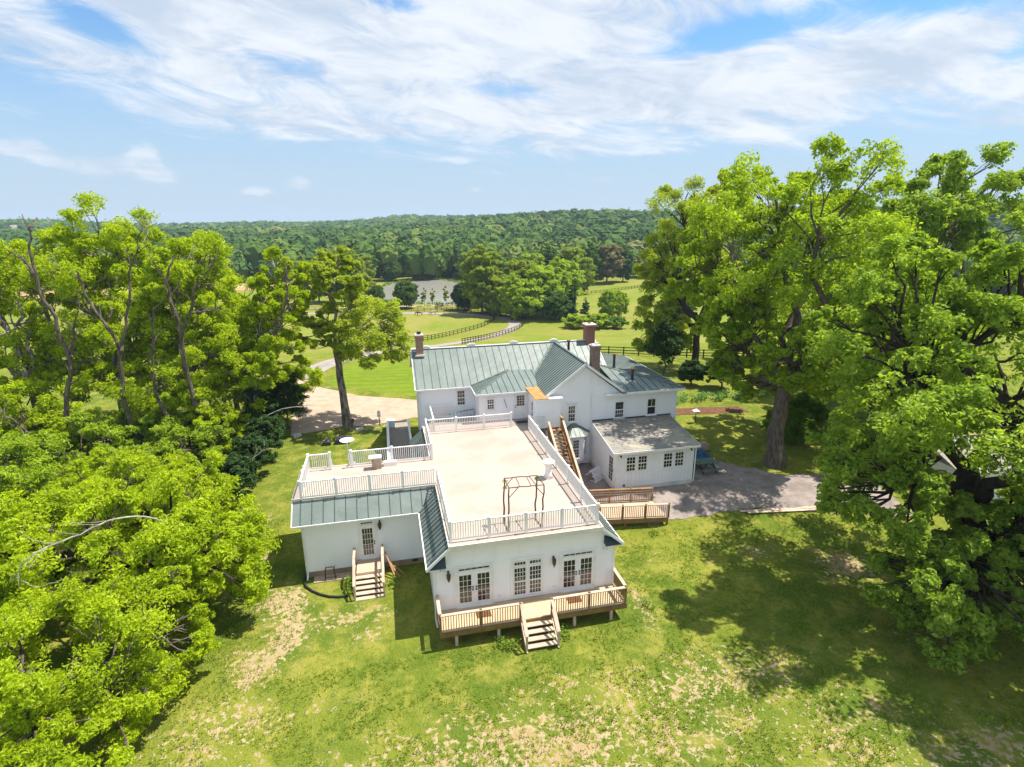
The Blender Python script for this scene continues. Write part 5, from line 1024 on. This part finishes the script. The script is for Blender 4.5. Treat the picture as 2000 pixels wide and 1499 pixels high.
# --- prototypes for the middle distance
PROTO={}
def proto(key,*a,**k): PROTO[key]=grow_tree(*a,dmin=-.95,fine=False,**k)
proto('round',61,(0,0,0),[(0,0,7.6,5,5,6.8)],.28,3.2,60,16,30,.52,cf=.42,limbs=5,twigs=1,surf=(.3,.9),kw=HK)
proto('tall',62,(0,0,0),[(0,0,9.5,4.2,4.2,8.8)],.28,3.5,72,16,30,.52,cf=.42,limbs=5,twigs=1,surf=(.3,.95),kw=HK)
proto('wide',63,(0,0,0),[(0,0,6.0,5.5,5.5,5.6)],.28,2.0,60,16,30,.52,cf=.42,limbs=5,twigs=1,surf=(.3,.9),kw=HK)
proto('slim',64,(0,0,0),[(0,0,5.2,1.7,1.7,4.6)],.14,1.8,16,14,26,.5,cf=.5,limbs=4,twigs=1,surf=(.3,.9),kw=HK)
proto('bush',65,(0,0,0),[(0,0,1.8,2.6,2.6,1.9)],.12,.6,18,14,26,.5,cf=.45,limbs=4,twigs=0,surf=(.3,.8),kw=HK)
proto('cone',66,(0,0,0),[(0,0,2.6,2.6,2.6,2.6,2),(0,0,5.5,1.7,1.7,2.6,1.4),(0,0,8,.8,.8,1.8,.6)],.15,1.,30,12,26,.5,cf=.5,limbs=4,twigs=0,surf=(.3,.8),kw=HK)
PMESH={}
PH=dict(round=14.4,tall=18.3,wide=11.6,slim=9.8,bush=3.7,cone=9.8)
def mid_tree(kind,x,y,h,leafm,label,group,wide=1.,name='field_tree',cat='tree'):
    key=(kind,leafm); T=PROTO[kind]
    if key not in PMESH: PMESH[key]=(PMESH[(kind,'t')][0] if (kind,'t') in PMESH else np_mesh('trunk',np.array(T.tb.v),T.tb.f,[M['bark']],smooth=True),np_mesh('crown',np.concatenate(T.LV),np.concatenate(T.LF),[L[leafm]])); PMESH.setdefault((kind,'t'),PMESH[key])
    s=h/PH[kind]; o=thing(name,(x,y,Hz(x,y)),label,cat,group,(x*1.7+y*.9)%6.28); o.scale=(s*wide,s*wide,s)
    for nm,me in zip(('trunk','crown'),PMESH[key]): c=bpy.data.objects.new(nm,me); COL.objects.link(c); c.parent=o
    return o
GP='trees around the pond and pastures'
for k,x,y,h,lm,w,lb in (
 ('tall',31,165,23.5,'far2',1.15,'tall yellow green tree right of the pond, highest of the valley trees'),
 ('wide',26.5,176,10,'dark',.9,'dark tree at the right shore of the pond against the tall yellow green tree'),
 ('wide',6.4,186.5,10.5,'far',.85,'rounded dark green tree alone in front of the pond'),
 ('slim',13.2,190.5,7.5,'far2',.9,'slim tree in front of the pond, next to the rounded dark one'),
 ('slim',16.4,190.5,7.2,'olive',.9,'slim tree in front of the pond, middle of the three'),
 ('slim',21.5,190.5,8.,'far2',1.,'slim tree in front of the pond, rightmost of the three'),
 ('round',-8.5,197,12.5,'far2',.9,'rounded tree at the left shore of the pond'),
 ('wide',-4.5,196,8.,'far',.8,'small dark tree at the left shore of the pond'),
 ('tall',-17,207,19,'far',1.1,'tall dark tree left of the pond behind the shade tree crown'),
 ('round',-27,212,17,'far2',1.1,'round tree left of the pond behind the shade tree crown'),
 ('tall',-14,228,20,'far2',1.1,'tall pale tree on the left bank of the pond'),
 ('round',-20,246,19,'far',1.2,'big dark rounded tree on the far left bank of the pond'),
 ('round',-11,262,16,'far2',1.1,'pale rounded tree at the far left corner of the pond'),
 ('tall',38,150,15,'mid',1.1,'bright tree just right of the tall yellow green tree'),
 ('round',36,160,14.,'far2',1.1,'pale tree behind the bend of the drive'),
 ('wide',43,152,13.,'mid',1.2,'broad bright tree right of the bend in the drive'),
 ('round',50,155,17.,'mid',1.1,'tall bright tree in the clump right of the drive bend'),
 ('wide',52,146,9.5,'far',1.1,'dark low tree at the foot of the clump right of the drive bend'),
 ('tall',58,165,19,'mid',1.1,'tall bright tree at the back of the clump right of the drive'),
 ('round',46,172,18,'far2',1.2,'pale tree at the back of the clump, left part'),
 ('round',37,185,17,'far',1.2,'dark tree beyond the clump beside the pond'),
 ('cone',56.5,146,11.5,'dark',1.1,'dark conifer at the right end of the clump by the drive'),
 ('round',66,182,17,'mid',1.2,'bright rounded tree beyond the clump, right part'),
 ('cone',63,150,6.5,'far',1.2,'small dark conifer right of the clump'),
 ('round',83.4,208,16,'far2',.85,'pale tree standing free in the right pasture by the far fence'),
 ('round',67.0,141,10,'mid',.8,'young bright tree in the right pasture, left of a close group'),
 ('round',70.5,143,9.5,'mid',.8,'young bright tree in the right pasture, middle of a close group'),
 ('round',74,146,8.5,'mid',.8,'young bright tree in the right pasture, right of a close group'),
 ('wide',84,128,10,'dark',1.1,'dark tree at the right pasture edge beside the olive tree'),
 ('bush',53,131,4.4,'mid',1.3,'bright rounded bush in front of the clump, left'),
 ('bush',59,129,4.8,'mid',1.3,'bright rounded bush in front of the clump, middle'),
 ('bush',64.5,127,3.6,'shrub',1.3,'bright rounded bush in front of the clump, right'),
 ('bush',1.5,193.5,2.6,'shrub',1.5,'low bush on the near pond shore, left'),
 ('bush',-1.5,193,3.0,'shrub',1.4,'low bush on the near pond shore, leftmost'),
 ('tall',76,236,20,'far',1.2,'dark tree of the wood edge beyond the right pasture, left'),
 ('round',88,240,19,'far2',1.2,'pale tree of the wood edge beyond the right pasture'),
 ('tall',99,243,21,'far',1.2,'dark tree of the wood edge beyond the right pasture, right'),
 ('round',110,247,20,'rusty',1.2,'brownish tree of the wood edge beyond the right pasture'),
 ('tall',121,252,19,'far',1.2,'dark tree at the right end of the wood edge'),
 ('round',66,232,17,'mid',1.2,'bright tree of the wood edge beyond the clump'),
 ('round',56,224,16,'far',1.2,'dark tree of the wood edge right of the pond'),
 ('tall',49,236,19,'far2',1.2,'pale tree on the right bank of the pond'),
 ('round',52,256,17,'far',1.2,'dark tree at the far right bank of the pond'),
 ('round',44,288,15,'far2',1.1,'pale tree at the far right corner of the pond'),
 ('wide',30,302,11,'far',1.2,'low dark tree beyond the far end of the pond, right'),
 ('wide',16,299,10,'far2',1.2,'low pale tree beyond the far end of the pond, middle'),
 ('wide',3,293,11,'far',1.2,'low dark tree beyond the far end of the pond, left')):
    mid_tree(k,x,y,h,lm,lb,GP,w,'field_tree' if k!='bush' else 'pasture_bush','tree' if k!='bush' else 'bush')
# --- the wood beyond the valley: one uncountable mass
def forest():
    rr=np.random.RandomState(5); pts=[]
    for r0,r1,sp in ((285,420,9.0),(420,620,10.0),(620,950,11.),(950,1400,15.),(1400,2100,22.)):
        A=np.deg2rad(95)/2*(r1*r1-r0*r0); n=int(A/(sp*sp)*1.1); r=np.sqrt(rr.uniform(r0*r0,r1*r1,n)); a=rr.uniform(R(-40),R(62),n)
        pts.append(np.stack([r*np.sin(a)-1.5,r*np.cos(a)-24.4,np.full(n,sp)],-1))
    P=np.concatenate(pts); x,y=P[:,0],P[:,1]
    bad=inpoly(x,y,[(-10,190),(55,190),(55,275),(44,293),(-10,292)])|inpoly(x,y,[(-500,150),(-30,150),(-14,268),(-30,302),(-110,302),(-170,292),(-500,306)])|inpoly(x,y,[(55,190),(200,190),(200,262),(120,258),(60,240)])
    bad|=inpoly(x,y,[(-640,1060),(-545,1060),(-530,1110),(-640,1110)])|inpoly(x,y,[(-520,620),(-380,640),(-330,520),(-480,520)])
    bad|=(rr.rand(len(x))<.05)
    P=P[~bad]; x,y=P[:,0],P[:,1]; n=len(P); z=H(x,y)
    S_=rr.uniform(.65,1.35,n); W_=P[:,2]*.70*S_; Hh=rr.uniform(12,19,n)*(.9+.2*S_)
    # crowns: a lumpy closed dome plus loose leaf patches standing off it
    th=np.array([0,.55,1.05,1.5]); k=7; U=[(0,0,1)]
    for t in th[1:]:
        for j in range(k): a=2*math.pi*(j+.5*t)/k; U.append((math.sin(t)*math.cos(a),math.sin(t)*math.sin(a),math.cos(t)))
    for j in range(k): a=2*math.pi*j/k; U.append((.45*math.cos(a),.45*math.sin(a),-.95))
    U=np.array(U); nu=len(U); J=.95+rr.uniform(-.18,.14,(n,nu,1)); VR=np.maximum(W_*.95,Hh*.38); ZC=z+Hh-VR; V=U[None]*J*np.stack([W_,W_,VR],-1)[:,None]+np.stack([x,y,ZC],-1)[:,None]; V[:,-k:,2]-=2
    Fc=[(0,1+j,1+(j+1)%k) for j in range(k)]
    for b in (1,1+k,1+2*k):
        for j in range(k): a0,a1,b0,b1=b+j,b+(j+1)%k,b+k+j,b+k+(j+1)%k; Fc+=[(a0,b0,b1),(a0,b1,a1)]
    Fc=np.array(Fc); F1=(Fc[None]+np.arange(n)[:,None,None]*nu).reshape(-1,3); V1=V.reshape(-1,3)
    q=(30*np.clip((420/np.hypot(x,y))**1.6,.22,2.2)).astype(int); idx=np.repeat(np.arange(n),q); m=len(idx); d=rr.randn(m,3); d[:,2]=np.abs(d[:,2])*1.1-.40; d/=np.linalg.norm(d,axis=1)[:,None]
    C=np.stack([x,y,ZC],-1)[idx]+d*np.stack([W_,W_,VR],-1)[idx]*rr.uniform(.9,1.14,(m,1)); nr=d+rr.randn(m,3)*.5+np.array([0,0,.4]); nr/=np.linalg.norm(nr,axis=1)[:,None]
    a=np.cross(nr,rr.randn(m,3)); a/=np.linalg.norm(a,axis=1)[:,None]; b=np.cross(nr,a); s=(W_[idx]*rr.uniform(.14,.34,m))[:,None]; a=a*s;b=b*s*.8
    V2=np.stack([C-a,C+b,C+a-b*.6],1).reshape(-1,3); F2=np.arange(3*m).reshape(m,3)+len(V1)
    mt=bpy.data.materials.new('distant_wood_foliage'); mt.use_nodes=True; t=NT(mt.node_tree); bs=t.n['Principled BSDF']; bs.inputs['Roughness'].default_value=.9; bs.inputs['Specular IOR Level'].default_value=.1
    at=t.new('ShaderNodeAttribute',attribute_name='tone'); g=t.new('ShaderNodeNewGeometry')
    n2=t.noise(g.outputs['Position'],.55,4,.65); cr=t.new('ShaderNodeValToRGB'); e=cr.color_ramp.elements; e[0].position=0; e[0].color=(.022,.052,.014,1); e[1].position=1; e[1].color=(.19,.19,.07,1)
    for p_,c_ in ((.35,(.042,.09,.018,1)),(.62,(.075,.135,.022,1)),(.82,(.13,.18,.03,1)),(.93,(.15,.17,.05,1))): el=cr.color_ramp.elements.new(p_); el.color=c_
    t.l.new(at.outputs['Fac'],cr.inputs[0]); t.l.new(t.mix(t.m('MULTIPLY',t.ss(n2,.35,.7),.6),cr.outputs[0],(.075,.135,.025,1)),bs.inputs['Base Color'])
    me=np_mesh('woodland',np.concatenate([V1,V2]),np.concatenate([F1,F2]),[mt],smooth=False)
    tone=np.clip(rr.rand(n)**1.4*.8+.28*np.sin(x*.021+1.7*np.sin(y*.013))*np.sin(y*.027+x*.008)+.25*(np.hypot(x,y)<330),0,1); tt=np.concatenate([np.repeat(tone,nu),np.repeat(tone[idx],3)]).astype(np.float32)
    at=me.attributes.new('tone','FLOAT','POINT'); at.data.foreach_set('value',tt)
    o=bpy.data.objects.new('woodland',me); COL.objects.link(o); tag(o,None,None,None,'stuff'); return n,len(me.polygons)
print('forest',forest())
# --- loose grass tufts of the near lawn
def tufts():
    rr=np.random.RandomState(9); n=42000; x=rr.uniform(-14,30,n); y=-11.5+24*rr.rand(n)**1.2
    ok=~(((x>-7.1)&(x<9.6)&(y>-1.8)&(y<18))|((x>9.6)&(y>5.3))|((x<-7)&(y>20))); x,y=x[ok],y[ok]
    cl=np.sin(x*1.7+1.3*np.sin(y*1.1))+np.sin(y*2.3+1.1*np.sin(x*.9))+rr.randn(len(x))*.7; ok=cl>-.2; x,y=x[ok],y[ok]; n=len(x); z=H(x,y)
    k=4; a=rr.rand(n,k)*6.28; hh=rr.uniform(.05,.13,(n,k)); w=.022; bx=x[:,None]+rr.randn(n,k)*.05; by=y[:,None]+rr.randn(n,k)*.05; zz=z[:,None]+0*bx
    dx,dy=np.cos(a),np.sin(a); P0=np.stack([bx-dy*w,by+dx*w,zz-.01],-1);P1=np.stack([bx+dy*w,by-dx*w,zz-.01],-1);P2=np.stack([bx+dx*hh*.8,by+dy*hh*.8,zz+hh],-1)
    V=np.stack([P0,P1,P2],2).reshape(-1,3); F=np.arange(len(V)).reshape(-1,3); me=np_mesh('grass_tufts',V,F,[L['grass']]); o=bpy.data.objects.new('grass_tufts',me); COL.objects.link(o); tag(o,None,None,None,'stuff')
tufts()
# pond-side and pasture rough growth
def rough():
    rr=np.random.RandomState(12); c=[]
    p=smoothline(POND+[POND[0]],1)
    for (x0,y0),(x1,y1) in zip(p[:-1],p[1:]):
        L_=math.dist((x0,y0),(x1,y1))
        for _ in range(int(L_*1.1)): t=rr.rand(); c.append((x0+(x1-x0)*t+rr.randn()*1.0,y0+(y1-y0)*t+rr.randn()*1.0+(1.5 if y0>250 else -1.),rr.uniform(.3,1.3)))
    c=np.array(c); C=np.stack([c[:,0],c[:,1],H(c[:,0],c[:,1])+c[:,2]*.4],-1); V,F=leaf_arrays(rr,C,np.tile([0,0,1.],(len(C),1)),14,c[:,2],.7,flat=.7,upb=.4,rnd=.8)
    me=np_mesh('shore_growth',V,F,[L['shrub']]); o=bpy.data.objects.new('shore_growth',me); COL.objects.link(o); tag(o,None,None,None,'stuff')
rough()
# ivy sprig on the arbor
V,F=leaf_arrays(np.random.RandomState(3),np.array([(3.88,1.25,7.4),(3.86,1.1,7.1),(5.62,1.3,7.3)]),np.tile([0,0,1.],(3,1)),26,.16,.10)
o=bpy.data.objects.new('greenery',np_mesh('greenery',V-np.array(AR.location),F,[L['shrub']])); COL.objects.link(o); o.parent=AR
# ---------------------------------------------------------------- haze
def haze():
    mb=MB().box(-2800,2800,-620,2800,-16,75); m=bpy.data.materials.new('thin_summer_haze'); m.use_nodes=True; t=NT(m.node_tree); t.n.clear(); out=t.new('ShaderNodeOutputMaterial'); v=t.new('ShaderNodeVolumePrincipled')
    v.inputs['Color'].default_value=(.62,.80,1,1); v.inputs['Density'].default_value=.00016; v.inputs['Anisotropy'].default_value=.1; t.l.new(v.outputs[0],out.inputs['Volume'])
    o=mb.build('haze',m); o['kind']='stuff'
haze()
